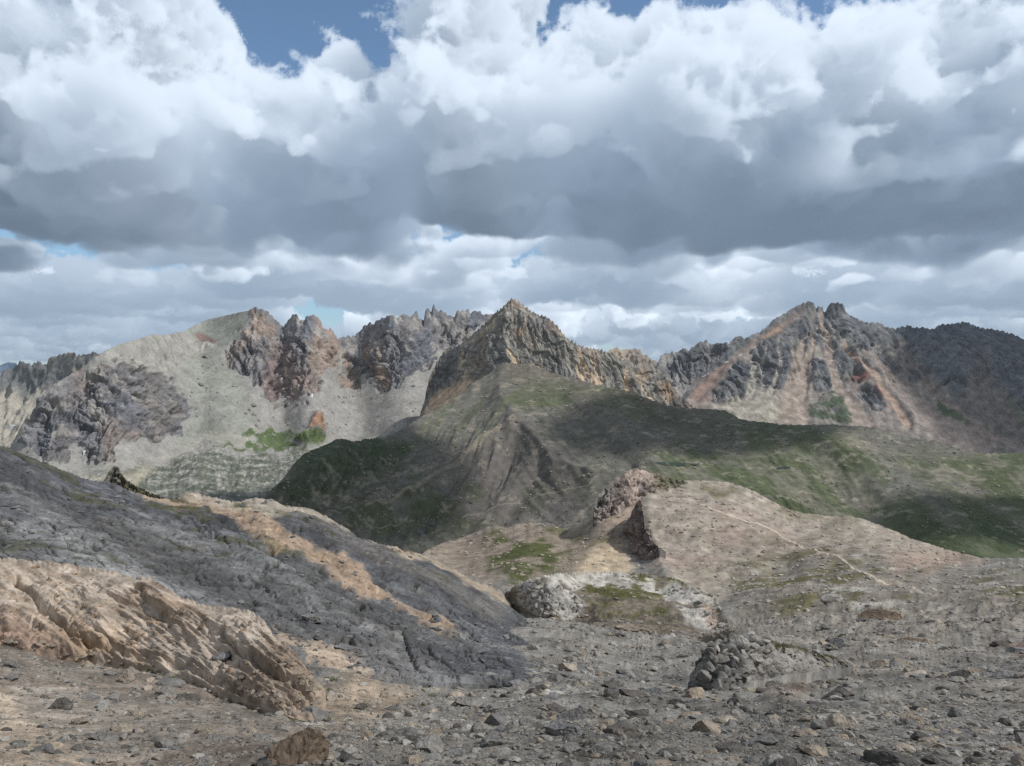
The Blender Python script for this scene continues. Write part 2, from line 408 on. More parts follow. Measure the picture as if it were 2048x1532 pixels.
# ------------------------------------------------------------------ materials
MATS = {}
def terrain_mat(name, scales, bump, bscale, amp=0.22, rough=0.93):
    """albedo per vertex (kind of rock, scree or turf) times procedural grain, with fine relief"""
    m = bpy.data.materials.new(name); m.use_nodes = True; t = m.node_tree; b = t.nodes['Principled BSDF']
    at = t.nodes.new('ShaderNodeAttribute'); at.attribute_name = 'albedo'
    tcn = t.nodes.new('ShaderNodeTexCoord'); col = at.outputs['Color']
    for i, s in enumerate(scales):
        nz = t.nodes.new('ShaderNodeTexNoise'); nz.inputs['Scale'].default_value = s; nz.inputs['Detail'].default_value = 4; nz.inputs['Roughness'].default_value = .62
        t.links.new(tcn.outputs['Object'], nz.inputs['Vector'])
        r = t.nodes.new('ShaderNodeMapRange'); r.inputs[1].default_value = .25; r.inputs[2].default_value = .75
        r.inputs[3].default_value = 1 - amp; r.inputs[4].default_value = 1 + amp; t.links.new(nz.outputs[0], r.inputs[0])
        mx = t.nodes.new('ShaderNodeMix'); mx.data_type = 'RGBA'; mx.blend_type = 'MULTIPLY'; mx.inputs[0].default_value = 1
        t.links.new(col, mx.inputs[6]); t.links.new(r.outputs[0], mx.inputs[7]); col = mx.outputs[2]
    t.links.new(col, b.inputs['Base Color'])
    b.inputs['Roughness'].default_value = rough; b.inputs['Specular IOR Level'].default_value = .18
    prev = None
    for s, dist in bscale:
        nz = t.nodes.new('ShaderNodeTexNoise'); nz.inputs['Scale'].default_value = s; nz.inputs['Detail'].default_value = 5; nz.inputs['Roughness'].default_value = .65
        t.links.new(tcn.outputs['Object'], nz.inputs['Vector'])
        bp = t.nodes.new('ShaderNodeBump'); bp.inputs['Strength'].default_value = bump; bp.inputs['Distance'].default_value = dist
        t.links.new(nz.outputs[0], bp.inputs['Height'])
        if prev: t.links.new(prev, bp.inputs['Normal'])
        prev = bp.outputs[0]
    if prev: t.links.new(prev, b.inputs['Normal'])
    MATS[name] = m; return m
M_FAR = terrain_mat('mountain_rock', (.02, .09, .33), .6, ((.07, 6.0), (.3, 2.0)), .24)
M_MID = terrain_mat('hillside', (.05, .25, .9), .5, ((.25, 1.3), (1.0, .5)), .17)
M_NEAR = terrain_mat('stony_soil', (.35, 3.0, 18.0), .8, ((1.6, .16), (8.0, .06), (34.0, .018)), .32)
M_SLAB = terrain_mat('bedded_limestone', (.3, 2.2, 13.0), .75, ((.9, .12), (4.0, .06), (20.0, .016)), .27)

# ------------------------------------------------------------------ terrain sheets
SHEETS = {}
class Sheet: pass
def sheet(name, top, bottom, nu, nv, depth, color, disp=None, mat=None, jag=(), back=(8, .8, .3), u0=None, u1=None, blur=(4, 3), skirt=.06, fade=0, crest=.75, jagw=None, apron=False, side=.1, **tags):
    """A piece of terrain whose outline, in photograph pixels, gives directions; `depth` gives the distances:
    either control points (u, v, metres) or the ground's own slope climbed up from its foot."""
    u0 = top[0][0] if u0 is None else u0; u1 = top[-1][0] if u1 is None else u1
    u = np.linspace(u0, u1, nu); tp = pl(top, u)
    sm = boxblur(tp, max(2, int(nu * .018)), 0)
    jw = 1.0 if jagw is None else pl(jagw, u)
    for a, L, sd in jag: tp = tp - a * jw * tri(BT, u / L, np.full(nu, sd), np.full(nu, .37))
    bt = np.maximum(pl(bottom, u), tp + 2); sm = np.minimum(sm, bt - 1.5)
    t = np.linspace(0, 1, nv)[:, None]
    U = np.broadcast_to(u, (nv, nu)).astype(np.float64)
    V = bt + (sm - bt) * t                       # smooth crest first; its teeth stand up steeply from it
    e = (CV - V) / F
    if depth[0] == 'slope':
        m = boxblur(boxblur(depth[2](U, V), blur[0], 1), blur[1], 0)
        de = np.diff(e, axis=0); mm = (m[1:] + m[:-1]) / 2; em = (e[1:] + e[:-1]) / 2
        ld = np.vstack([np.zeros((1, nu)), np.cumsum(de / np.maximum(mm - em, .06), axis=0)]) + np.log(pl(depth[1], u))
        ld = boxblur(ld, blur[0] * 2 + 4, 1)
    else: ld = tps(depth[1], depth[2] if len(depth) > 2 else 1.0)(U, V)
    h = np.clip(3.0 * np.abs(tp - sm) / np.maximum(bt - tp, 1), .08, .6)
    V = V + (tp - sm) * sstep(1 - h, 1, t + 0 * V)
    V = np.minimum.accumulate(V, axis=0); e = (CV - V) / F
    d = np.exp(ld)
    P = np.stack([d * (U - CU) / F, d, d * e], -1)
    s = Sheet(); s.u0, s.u1, s.nu, s.nv, s.top, s.bot, s.U, s.V, s.d = u0, u1, nu, nv, tp, bt, U, V, d
    nrm = grid_normals(P)
    if disp is not None: P = P + nrm * (disp(U, V, P, d) * (sstep(0, fade, t) if fade else 1) * (1 - crest * sstep(.80, .99, t)))[..., None]
    s.P = P; s.N = grid_normals(P)
    col = np.clip(color(U, V, P, d, s), .004, .9)
    s.col = col
    # the far side of the crest, and a foot that goes on into the ground
    nb, bs, bl = back
    rid = P[-1]; hd = rid[:, :2] / np.linalg.norm(rid[:, :2], axis=1, keepdims=True); dr = np.linalg.norm(rid[:, :2], axis=1)
    rows = [P]; cols = [col]
    rz = boxblur(rid[:, 2], 5, 0)
    for k in range(1, nb + 1):
        q = (k / nb) ** 1.8 * bl * dr
        w = min(1, k / 3)
        r = np.empty_like(rid); r[:, :2] = rid[:, :2] + hd * q[:, None]; r[:, 2] = rid[:, 2] * (1 - w) + rz * w - q * bs * min(1, .4 + k / nb)
        rows.append(r[None]); cols.append(col[-1:])
    ft = P[:1].copy(); ft[..., 2] -= skirt * d[0]; ft[..., :2] *= (1 + skirt * .3)
    A = np.concatenate([ft] + rows, 0); K = np.concatenate([col[:1]] + cols, 0)
    if apron:                                    # ground goes on under and behind the viewer
        for y_, k_ in ((1.2, .8), (-4.0, 1.6), (-40.0, 6.0)):
            r = P[:1].copy(); r[..., 1] = y_; r[..., 0] = np.linspace(-1, 1, nu) * 7.0 * k_ + (r[..., 0] * .5 if y_ > 0 else 0); r[..., 2] = np.mean(P[0, :, 2]) - .02
            A = np.concatenate([r, A], 0) if y_ < 1 else np.concatenate([r, A[1:]], 0); K = np.concatenate([col[:1], K], 0) if y_ < 1 else K
    sd_ = np.linalg.norm(A[:, :1, :2], axis=-1) * side; L_c = A[:, :1].copy(); L_c[..., 2] -= sd_; L_c[..., 1] *= 1.01
    sd_ = np.linalg.norm(A[:, -1:, :2], axis=-1) * side; R_c = A[:, -1:].copy(); R_c[..., 2] -= sd_; R_c[..., 1] *= 1.01
    A = np.concatenate([L_c, A, R_c], 1); K = np.concatenate([K[:, :1], K, K[:, -1:]], 1); A[..., 2] = np.maximum(A[..., 2], -495.0)
    nr = A.shape[0]; nu2 = nu + 2; ids = np.arange(nr * nu2).reshape(nr, nu2)
    q = np.stack([ids[:-1, :-1], ids[:-1, 1:], ids[1:, 1:], ids[1:, :-1]], -1).reshape(-1, 4)
    me = mesh_from(name, A.reshape(-1, 3), q, col=K.reshape(-1, 3))
    s.obj = link(name, me, mat, **tags); SHEETS[name if name not in SHEETS else s.obj.name] = s
    print(name, nr * nu2, 'd', round(float(d.min()), 1), round(float(d.max()), 1), 'z', round(float(P[..., 2].min())), round(float(P[..., 2].max())), round(time.time() - T0, 1))
    return s
def at(s, u, v):
    """position and normal of the sheet s at photograph pixel (u, v)"""
    u = np.atleast_1d(np.asarray(u, float)); v = np.atleast_1d(np.asarray(v, float))
    fi = np.clip((u - s.u0) / (s.u1 - s.u0) * (s.nu - 1), 0, s.nu - 1.001); i = fi.astype(int); fi -= i
    tp = s.top[i] * (1 - fi) + s.top[i + 1] * fi; bt = s.bot[i] * (1 - fi) + s.bot[i + 1] * fi
    VV = s.V[:, i]                               # rows run from the foot to the crest, v falling
    j = np.clip((VV > v[None, :]).sum(0) - 1, 0, s.nv - 2); ar = np.arange(len(v))
    fj = np.clip((VV[j, ar] - v) / np.maximum(VV[j, ar] - VV[j + 1, ar], 1e-6), 0, 1)
    def g(A):
        fi_, fj_ = fi[:, None], fj[:, None]
        return (A[j, i] * (1 - fi_) + A[j, i + 1] * fi_) * (1 - fj_) + (A[j + 1, i] * (1 - fi_) + A[j + 1, i + 1] * fi_) * fj_
    n = g(s.N); return g(s.P), n / np.linalg.norm(n, axis=1, keepdims=True)
def mix(c, col, m): return c + (col - c) * np.clip(m, 0, 1)[..., None]
def flat(U, col): return np.broadcast_to(col, U.shape + (3,)).astype(f32).copy()

KL, KS = 0.98, 0.78     # colour divisors for far slopes and foreground; lower is lighter
# ================================================================== far summits
def far_simple(base, alt, amp, L, k=KL):
    def col(U, V, P, d, s):
        c = flat(U, lin(*base, k)); c = mix(c, lin(*alt, k), sstep(-.4, .9, n3(P, L) + .5 * n3(P, L * .2)))
        return c * (1 + .12 * n3(P, L * .1))[..., None]
    def disp(U, V, P, d): return .45 * amp * n3(P, L, 2.2, .3, BT) * sstep(0, 12, V.max() - V + 6)
    return col, disp
c, dp = far_simple((88, 108, 128), (98, 116, 134), 120, 2500)  # blue of the distance haze is put into the base colour
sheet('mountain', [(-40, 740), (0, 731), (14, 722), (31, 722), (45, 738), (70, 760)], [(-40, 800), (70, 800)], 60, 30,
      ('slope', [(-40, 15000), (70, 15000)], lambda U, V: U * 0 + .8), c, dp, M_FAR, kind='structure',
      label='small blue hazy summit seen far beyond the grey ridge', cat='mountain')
c, dp = far_simple((112, 114, 114), (140, 134, 122), 26, 420)
sheet('mountain_ridge', [(-900, 760), (-760, 715), (-620, 738), (-520, 700), (-420, 722), (-320, 708), (-220, 735), (-120, 722), (-40, 745), (7, 742), (27, 734), (39, 720), (51, 727), (65, 730), (70, 725), (82, 725), (85, 730), (99, 717), (116, 710), (130, 706), (147, 706), (154, 711), (174, 710), (185, 702), (193, 708), (215, 712), (260, 735)],
      [(-900, 930), (-220, 910), (0, 900), (60, 880), (260, 800)], 480, 80,
      ('slope', [(-900, 3600), (-220, 3900), (260, 4100)], lambda U, V: .65 + 1.1 * sstep(795, 760, V + 12 * n2(U, V, 90))), lambda U, V, P, d, s: (lambda k: mix(k, lin(166, 160, 148, KL), sstep(770, 815, V + 14 * n2(U, V, 60, .4))))(c(U, V, P, d, s)), dp, M_FAR,
      jag=((2.2, 90, .2), (1.3, 30, .6)), kind='structure', label='broken grey rock ridge behind the big rounded limestone hump', cat='mountain ridge')
c, dp = far_simple((168, 154, 138), (142, 132, 122), 22, 300)
sheet('mountain', [(1190, 712), (1216, 704), (1222, 699), (1229.5, 694), (1242, 698), (1256, 698), (1271, 698), (1281, 700), (1288, 709), (1298, 714), (1305, 719), (1340, 735)], [(1190, 760), (1340, 790)], 110, 50,
      ('slope', [(1190, 4300), (1340, 4300)], lambda U, V: U * 0 + .9), c, dp, M_FAR, jag=((1.3, 60, .1),), kind='structure',
      label='pale beige summit peeping out behind the shoulder of the pointed peak', cat='mountain')

def cells(a, b, seed=0):
    """two nearest seeds of a jittered grid: distance to the border between cells, and a value per cell"""
    ia = np.floor(a); ib = np.floor(b); f1 = np.full(a.shape, 9., f32); f2 = np.full(a.shape, 9., f32); cid = np.zeros(a.shape, f32)
    for i in (-1, 0, 1):
        for j in (-1, 0, 1):
            ca = ia + i; cb = ib + j
            h = np.abs(np.sin(ca * 127.1 + cb * 311.7 + seed) * 43758.5453); h1 = h - np.floor(h)
            h = np.abs(np.sin(ca * 269.5 + cb * 183.3 + seed * 2) * 43758.5453); h2 = h - np.floor(h)
            d = (ca + .15 + .7 * h1 - a) ** 2 + (cb + .15 + .7 * h2 - b) ** 2
            k = d < f1
            f2 = np.where(k, f1, np.minimum(f2, d)); cid = np.where(k, h1, cid); f1 = np.where(k, d, f1)
    return np.sqrt(f2) - np.sqrt(f1), cid
def rock_disp(P, a1, L1, a2, L2, sz=2.4, lean=.25):
    """a cliff: big slabs parted by joints, upright ribs, then finer broken rock"""
    x = P[..., 0] + .5 * P[..., 1] + lean * P[..., 2] + .22 * L1 * n3(P, L1 * 1.6, 1, .4); z = P[..., 2] - .15 * x + .18 * L1 * n3(P, L1 * 1.6, 1, .9)
    e, cid = cells(x / (L1 * .20), z / (L1 * .95), 3.3); e2, c2 = cells(x / (L1 * .07), z / (L1 * .26), 6.1)
    o = a1 * (.75 * (cid - .5) - .5 * sstep(.14, 0, e)) + a2 * (.55 * (c2 - .5) - .42 * sstep(.16, 0, e2))
    return o + .26 * a1 * n3(P, L1 * 1.25, sz * 1.5, .2, BT) + .22 * a2 * n3(P, L2, sz, .55, BT)
# ------------------------------------------------ ridge joining the red mountain
def col_g(U, V, P, d, s):
    r = n3(P, 260, 2, .1); c = flat(U, lin(116, 117, 118, KL)); c = mix(c, lin(148, 146, 142, KL), sstep(0, .9, r))
    c = mix(c, lin(96, 98, 104, KL), mask([(1330, 735), (1400, 690), (1470, 676), (1500, 672), (1495, 700), (1440, 712), (1390, 750), (1345, 760)], U, V, 4, 6) * .6)
    c = mix(c, lin(150, 146, 142, KL), sstep(745, 775, V + 6 * n2(U, V, 60)))
    return c * (1 + .16 * n3(P, 60, 1, .4))[..., None]
sheet('mountain_ridge', [(1300, 760), (1312, 735), (1317, 721), (1322, 711), (1330, 708), (1342, 706.5), (1356, 701.6), (1369, 698), (1376, 701.6), (1386, 693), (1400, 684.5), (1412.6, 681), (1425, 686), (1439.5, 687), (1459, 684.5), (1469, 677), (1478.5, 672), (1488, 676), (1500, 672), (1530, 668), (1570, 690)],
      [(1300, 840), (1570, 840)], 230, 110, ('slope', [(1300, 2950), (1570, 2950)], lambda U, V: .6 + .9 * sstep(770, 745, V + 10 * n2(U, V, 70))),
      col_g, lambda U, V, P, d: rock_disp(P, 22, 230, 8, 60) * sstep(800, 755, V), M_FAR, jag=((1.6, 70, .3), (.8, 22, .8)), kind='structure',
      label='dark grey folded rock ridge running up to the red brown mountain', cat='mountain ridge')

# ================================================================== left massif
HUMP = [(113, 932), (27, 888), (48, 853), (51, 816), (68, 799), (102, 775), (137, 751), (164, 737), (205, 730), (246, 727), (294, 737), (318, 751), (342, 778), (369, 812), (378, 826), (369, 846), (342, 870), (307, 889), (290, 884), (273, 870), (239, 888), (219, 908), (205, 929), (178, 935), (164, 918), (157, 898), (143, 894), (120, 922)]
PEAK = [(509, 610), (499, 635), (485, 655), (475, 679), (454, 696), (442, 717), (444, 734), (458, 747), (478, 761), (506, 771), (526, 785), (523, 806), (540, 816), (564, 809), (601, 812), (615, 799), (608, 782), (629, 785), (642, 771), (639, 751), (655, 738), (668, 727), (680, 708), (700, 690), (712, 665), (700, 655), (660, 640), (632, 615), (589, 615), (560, 640), (530, 610)]
WALL = [(712, 655), (705, 680), (690, 715), (671, 755), (674, 765), (691, 782), (705, 779), (719, 765), (739, 755), (742, 779), (763, 787), (784, 782), (801, 768), (825, 762), (842, 748), (855, 731), (876, 717), (886, 700), (910, 692), (931, 676), (948, 659), (978, 640), (1010, 615), (960, 605), (860, 600), (780, 615), (735, 635)]
KNOB = [(616, 866), (619, 846), (628, 834), (637, 829), (645, 842), (645, 862), (646, 874), (640, 890), (628, 896), (599, 889), (593, 878)]
RUBBLE = [(150, 962), (260, 953), (307, 936), (386, 924), (444, 917), (520, 914), (598, 907), (700, 895), (850, 872), (1060, 800), (1060, 1100), (-90, 1100), (-90, 962)]
def m_b(U, V):
    m = .66 + .04 * n2(U, V, 300)
    m = np.where(V < 720, .75, m)
    for p, k in ((HUMP, 1.25), (PEAK, 1.2), (WALL, 1.3), (KNOB, .9)): m = m + (k - m) * mask(p, U, V, 2.5, 4)
    m = m + (.035 - m) * mask(RUBBLE, U, V, 9, 6)
    return m
def rockmask_b(U, V):
    return np.clip(mask(HUMP, U, V, 1, 8, 45) + mask(PEAK, U, V, 1, 7, 45) + mask(WALL, U, V, 1, 7, 45) + .8 * mask(KNOB, U, V, 1.5, 3, 60), 0, 1)
PALE = [(190, 713), (236, 690), (308, 664), (370, 660), (420, 690), (440, 700), (400, 720), (380, 722), (350, 745), (330, 760), (318, 751), (294, 737), (246, 727), (205, 730), (164, 737)]
def disp_b(U, V, P, d):
    rm = rockmask_b(U, V)
    o = rm * (rock_disp(P, 26, 300, 17, 85) + 1.6 * n3(P, 30, 2.0, .8, BT) + 3 * streak(U, V, 8, 260, 22, .3) * mask(HUMP, U, V, 3, 4))
    o = o + (1 - rm) * (2.6 * n3(P, 300, 2.5, .4) + .25 * n3(P, 50))
    o = o + mask(PALE, U, V, 6, 6) * (7 * n3(P, 330, 2.4, .7, BT))
    o = o + mask(RUBBLE, U, V, 6, 6) * (2.2 * n3(P, 110, 1, .9, BT) + .6 * n3(P, 34, 1, .2, BT))
    o = o + 22 * mask(KNOB, U, V, 6, 2)
    # the broad scree fan swells between the hump and the peak
    dl, _ = line_dist([(420, 720), (425, 800), (440, 870), (400, 930)], U, V)
    o = o + 26 * np.exp(-(dl / 45) ** 2) * (1 - rm)
    for g in ([(655, 735), (628, 800), (600, 830)], [(735, 765), (720, 830), (700, 870)], [(870, 735), (835, 790), (800, 850)]):
        dl, _ = line_dist(g, U, V); o = o + 12 * np.exp(-(dl / 26) ** 2) * (1 - rm)
    return o
def col_b(U, V, P, d, s):
    st = .8 * streak(U, V, 98, 900, 110, .2) + .35 * streak(U, V, 84, 600, 40, .6)
    c = flat(U, lin(146, 144, 139, KL))
    c = mix(c, lin(126, 124, 121, KL), sstep(-.2, 1.2, st))
    # green grey fan, then the pale cream foot of it
    fan = mask([(380, 700), (440, 690), (450, 740), (480, 770), (515, 860), (500, 890), (420, 915), (300, 925), (340, 880), (385, 835), (360, 780), (345, 750)], U, V, 10, 10)
    c = mix(c, lin(140, 142, 133, KL), fan * .8)
    c = mix(c, lin(124, 127, 119, KL), fan * sstep(0, 1.1, st) * .7)
    c = mix(c, lin(160, 157, 147, KL), mask([(500, 850), (520, 868), (470, 898), (350, 925), (210, 960), (200, 945), (330, 915), (430, 885)], U, V, 8, 8) * .8)
    pale = mask(PALE, U, V, 4, 6)
    c = mix(c, lin(152, 150, 143, KL), pale); c = mix(c, lin(128, 122, 112, KL), pale * sstep(.2, 1.1, streak(U, V, 62, 120, 16, .1)))
    dome = mask([(365, 665), (417, 636), (478, 620), (520, 610), (565, 650), (540, 650), (515, 630), (498, 640), (480, 665), (470, 690), (440, 700), (400, 690)], U, V, 3, 3)
    c = mix(c, lin(138, 140, 132, KL), dome)
    c = mix(c, lin(122, 104, 104, KL), dome * sstep(.3, 1.0, streak(U, V, 128, 300, 26, .35)) * .8)
    c = mix(c, lin(128, 102, 98, KL), mask([(385, 672), (400, 668), (432, 688), (430, 694), (395, 686)], U, V, 2, 4) * .8)
    rm = rockmask_b(U, V)
    rk = flat(U, lin(122, 120, 121, KL))
    rk = mix(rk, lin(108, 110, 116, KL), sstep(-.2, 1.0, n3(P, 300, 2, .15)))
    rk = mix(rk, lin(148, 134, 124, KL), sstep(.35, 1.2, n3(P, 260, 2.5, .6)) * np.where(U > 480, 1, .5))
    rk = mix(rk, lin(148, 144, 140, KL), sstep(.5, 1.4, n3(P, 90, 1, .8)))
    rk = mix(rk, lin(146, 124, 114, KL), mask([(530, 700), (560, 690), (610, 760), (612, 800), (560, 815), (530, 805)], U, V, 10, 12) * .55)
    rk = mix(rk, lin(170, 144, 120, KL), (mask([(725, 700), (740, 700), (742, 730), (728, 728)], U, V, 3, 4) + mask([(745, 740), (772, 735), (768, 790), (748, 785)], U, V, 4, 6)) * .5)
    rk = mix(rk, lin(118, 114, 110, KL), mask([(280, 780), (330, 755), (375, 820), (340, 870), (300, 885)], U, V, 5, 6) * .6)
    c = mix(c, rk, rm)
    knob = mask(KNOB, U, V, 1.5, 2)
    c = mix(c, lin(158, 122, 94, KL), knob * sstep(868, 858, V) * sstep(832, 842, V) * .8); c = mix(c, lin(92, 104, 70, KL), knob * sstep(862, 872, V))
    grass = mask([(400, 925), (407, 922), (478, 898), (513, 877), (526, 866), (554, 870), (581, 888), (615, 898), (598, 910), (547, 912), (506, 917), (444, 923)], U, V, 3, 12, 40)
    c = mix(c, lin(78, 94, 56, KL), grass * sstep(2.6, 1.5, n3(P, 50, 1, .5) + .8 * n3(P, 14)) * .92)
    rb = mask(RUBBLE, U, V, 5, 8, 80)
    sp = n3(P, 60, 1, .33) + 1.0 * n3(P, 16, 1, .7)
    rub = mix(flat(U, lin(112, 114, 106, KL)), lin(156, 154, 146, KL), sstep(.3, 1.5, sp)); rub = mix(rub, lin(84, 92, 74, KL), sstep(0, -1.1, sp) * .7)
    rub = mix(rub, lin(170, 163, 145, KL), mask([(120, 985), (150, 962), (260, 952), (310, 936), (260, 975), (190, 990)], U, V, 6, 6))
    c = mix(c, rub, rb)
    return c * (1 + (.03 + .08 * rm) * n3(P, 45, 1, .2) + .04 * n2(U, V, 60, .5))[..., None]
TOP_B = [(-60, 930), (-10, 912), (25, 885), (50, 838), (72, 800), (102, 772), (137, 751), (157, 740), (191, 713), (212, 700), (236, 690), (273, 679), (308, 668), (318, 670), (335, 670), (355, 664), (367, 664), (393, 648), (417, 638), (444, 632), (478, 624), (497, 621), (509, 615), (526, 619), (543, 631), (560, 648), (567, 650), (578, 641), (585, 630), (589.5, 628), (594, 631), (600, 641), (605, 643), (612, 632), (619, 630), (632, 629), (637, 633), (642.5, 641), (649, 659), (654, 660), (660, 656), (666, 660), (671, 672), (676, 678), (686, 674), (695, 673), (705, 673), (719, 664), (732, 651), (739, 645), (746, 649.5), (753, 642), (773, 632), (784, 630), (797, 633), (802.5, 628), (814, 628), (823, 635), (827, 624), (836, 623), (839, 634), (847, 640), (850, 622), (855, 616.5), (859, 617), (862, 623), (867, 610), (871, 615), (876, 621.5), (883, 621.5), (893, 628), (903, 632), (910, 635), (913, 622), (918, 620), (927, 621.5), (931, 619), (936, 618), (941, 628), (947, 623), (955, 621), (962, 625), (968, 630), (978, 627), (992, 625), (1010, 640), (1040, 690)]
sheet('mountain_massif', TOP_B, [(-60, 1010), (420, 1015), (600, 990), (850, 880), (1000, 800), (1040, 780)], 560, 220,
      ('slope', [(-60, 1500), (200, 1500), (420, 1500), (600, 1620), (725, 2030), (850, 2450), (1000, 2750), (1040, 2800)], m_b), col_b, disp_b, M_FAR,
      jag=((1.3, 46, .15), (1.0, 17, .5)), jagw=[(100, .6), (190, .35), (300, .12), (490, .12), (515, 1), (1040, 1)], kind='structure', label='long limestone massif with a rounded hump, jagged towers and pale scree slopes', cat='mountain massif')

# ================================================================== central pointed peak
CH_C = [([(1146, 728), (1159, 753), (1166, 764)], 2, 5), ([(1156, 697), (1166, 731), (1181, 753), (1190, 769)], 2.5, 6), ([(1183, 719), (1195, 753), (1204, 765)], 2, 4),
        ([(1251, 736), (1254, 780)], 2.5, 5), ([(1271, 743), (1288, 780), (1310, 802)], 2, 4), ([(1017, 704), (1022, 716), (1034, 732)], 2, 6), ([(1062, 724), (1078, 737)], 2, 4)]
TAN_C = [(1013, 606), (1003, 618), (978, 645), (950, 672), (930, 690), (918, 715), (912, 740), (905, 775), (912, 782), (928, 752), (926, 730), (938, 700), (962, 680), (990, 645), (1008, 622)]
APRON = [(907, 775), (932, 764), (945, 768), (900, 815), (862, 835), (840, 848), (852, 812), (862, 799), (879, 782)]
def m_c(U, V):
    m = 1.55 + .2 * n2(U, V, 120)
    m = m + (.72 - m) * mask(APRON, U, V, 3, 2)
    m = m + (.8 - m) * mask(TAN_C, U, V, 3, 3) * .5
    return m
def disp_c(U, V, P, d):
    rm = 1 - mask(APRON, U, V, 3, 2)
    o = rm * (rock_disp(P, 13, 130, 3.5, 50, 3.2, .5) + .3 * n3(P, 18, 2.5, .8, BT) + 2.0 * streak(U, V, 70, 460, 70, .6, BT))
    for p, a, b in CH_C: o = o - 5 * chute(p, a * 1.4, b * 1.4, U, V, 1.5)
    dl, _ = line_dist([(1027, 598), (1040, 650), (1018, 700), (1000, 735)], U, V); o = o + 14 * np.exp(-dl / 40) * sstep(605, 660, V)
    dl, _ = line_dist([(1100, 645), (1130, 700), (1120, 745)], U, V); o = o + 10 * np.exp(-dl / 22)
    dl, _ = line_dist([(1205, 700), (1230, 745), (1225, 775)], U, V); o = o + 10 * np.exp(-dl / 20)
    return o
def col_c(U, V, P, d, s):
    c = flat(U, lin(138, 134, 127, KL))
    c = mix(c, lin(118, 117, 115, KL), sstep(-.1, .9, n3(P, 150, 2.6, .1)))
    c = mix(c, lin(152, 146, 136, KL), sstep(.3, 1.2, streak(U, V, 68, 200, 24, .2) + .5 * n3(P, 40)))
    c = mix(c, lin(150, 126, 104, KL), sstep(.9, 1.7, n3(P, 110, 2, .7)) * .35)
    c = mix(c, lin(158, 134, 110, KL), (mask([(1026, 665), (1040, 660), (1042, 682), (1030, 685)], U, V, 3, 4) + mask([(1318, 780), (1345, 770), (1352, 800), (1325, 805)], U, V, 4, 6) + mask([(1286, 745), (1296, 745), (1295, 765), (1287, 762)], U, V, 2, 3)) * .75)
    c = mix(c, lin(178, 162, 142, KL), mask(TAN_C, U, V, 2.5, 5, 50) * sstep(-.9, .4, n3(P, 40, 1, .3)))
    for p, a, b in CH_C: c = mix(c, lin(196, 176, 150, KL), chute(p, a, b, U, V, 1.5))
    c = mix(c, lin(186, 164, 140, KL), mask(APRON, U, V, 3, 3) * (1 - .25 * sstep(0, 1, streak(U, V, 135, 300, 30))))
    return c * (1 + .14 * n3(P, 24, 1, .2))[..., None]
TOP_C = [(815, 880), (835, 848), (846, 812), (853, 780), (860, 752), (874, 724), (890, 702), (907, 697), (924, 686), (948, 666), (972, 645), (992, 625), (1005, 615), (1015, 606), (1021, 598), (1029, 598), (1037, 601.5), (1046, 610), (1059, 620), (1073, 628), (1090, 634), (1105, 644), (1117, 656), (1127, 671), (1137, 680), (1146, 684.5), (1156, 691), (1171, 695.5), (1193, 699), (1203, 699), (1212, 705), (1220, 709), (1234, 716), (1254, 723.5), (1271, 730), (1281, 726), (1298, 719), (1307.6, 722), (1316, 731), (1320, 741), (1329.6, 753), (1342, 770), (1354, 787), (1371, 799), (1381, 809), (1391, 815), (1410, 832)]
D_SKY = [(330, 1090), (440, 1040), (500, 1015), (524, 1004), (551, 973.5), (572, 953), (585, 932.5), (602.5, 912), (620, 902), (637, 897), (657, 888), (671, 881), (688, 879.5), (705, 883), (722, 879.5), (739, 877), (767, 873), (790.5, 866), (808, 856), (825, 845), (842, 833.5), (869, 820), (893, 811), (913.5, 796), (934, 779), (944, 767), (968, 755), (985, 746), (999, 733), (1009, 727), (1023, 728), (1036.6, 729), (1060.5, 727.5), (1077.6, 734), (1091, 741), (1115, 748), (1146, 757), (1183, 768), (1212, 776), (1232, 777), (1268, 788), (1293, 795), (1317, 805), (1342, 811.5), (1366, 815), (1384, 816), (1420, 819), (1446, 820), (1464, 828), (1479, 839), (1504, 843), (1537, 846.7), (1563, 850), (1610, 852), (1665, 851), (1702, 852), (1756, 854), (1782, 865), (1811, 872), (1840, 876), (1862, 878), (1884, 885), (1914, 890.5), (1935, 900), (1957, 907), (1994, 907), (2048, 905), (2120, 900), (2300, 890)]
sheet('mountain_peak', TOP_C, [(u, v + 26) for u, v in D_SKY if 800 < u < 1480], 450, 155,
      ('slope', [(838, 2300), (1000, 2150), (1200, 2150), (1410, 2250)], m_c), col_c, disp_c, M_FAR, jag=((1.6, 30, .15), (1.0, 11, .5)), blur=(4, 2),
      kind='structure', label='pointed ribbed rock peak with an orange tan edge above the grassy ridge', cat='mountain peak')

# ================================================================== red brown mountain
ER = [[(1420, 805), (1446, 764), (1475, 728), (1504, 713), (1501, 764), (1497, 794), (1483, 801), (1446, 808)],
      [(1512, 717), (1534, 695), (1563, 677), (1588, 651), (1610, 642), (1621, 670), (1625, 691), (1610, 706), (1599, 706), (1592, 690), (1574, 706), (1588, 732), (1585, 761), (1552, 794), (1519, 783), (1512, 764)],
      [(1650, 626), (1672, 604), (1690, 612), (1731, 642), (1760, 680), (1742, 702), (1713, 713), (1683, 691), (1665, 670), (1655, 645)],
      [(1661, 706), (1683, 702), (1705, 721), (1694, 750), (1672, 757), (1662, 730)],
      [(1618, 728), (1647, 717), (1656, 742), (1661, 779), (1629, 794), (1618, 760)],
      [(1705, 786), (1738, 772), (1756, 794), (1767, 823), (1749, 827), (1720, 808)],
      [(1760, 735), (1778, 760), (1792, 782), (1790, 795), (1770, 770), (1758, 750)]]
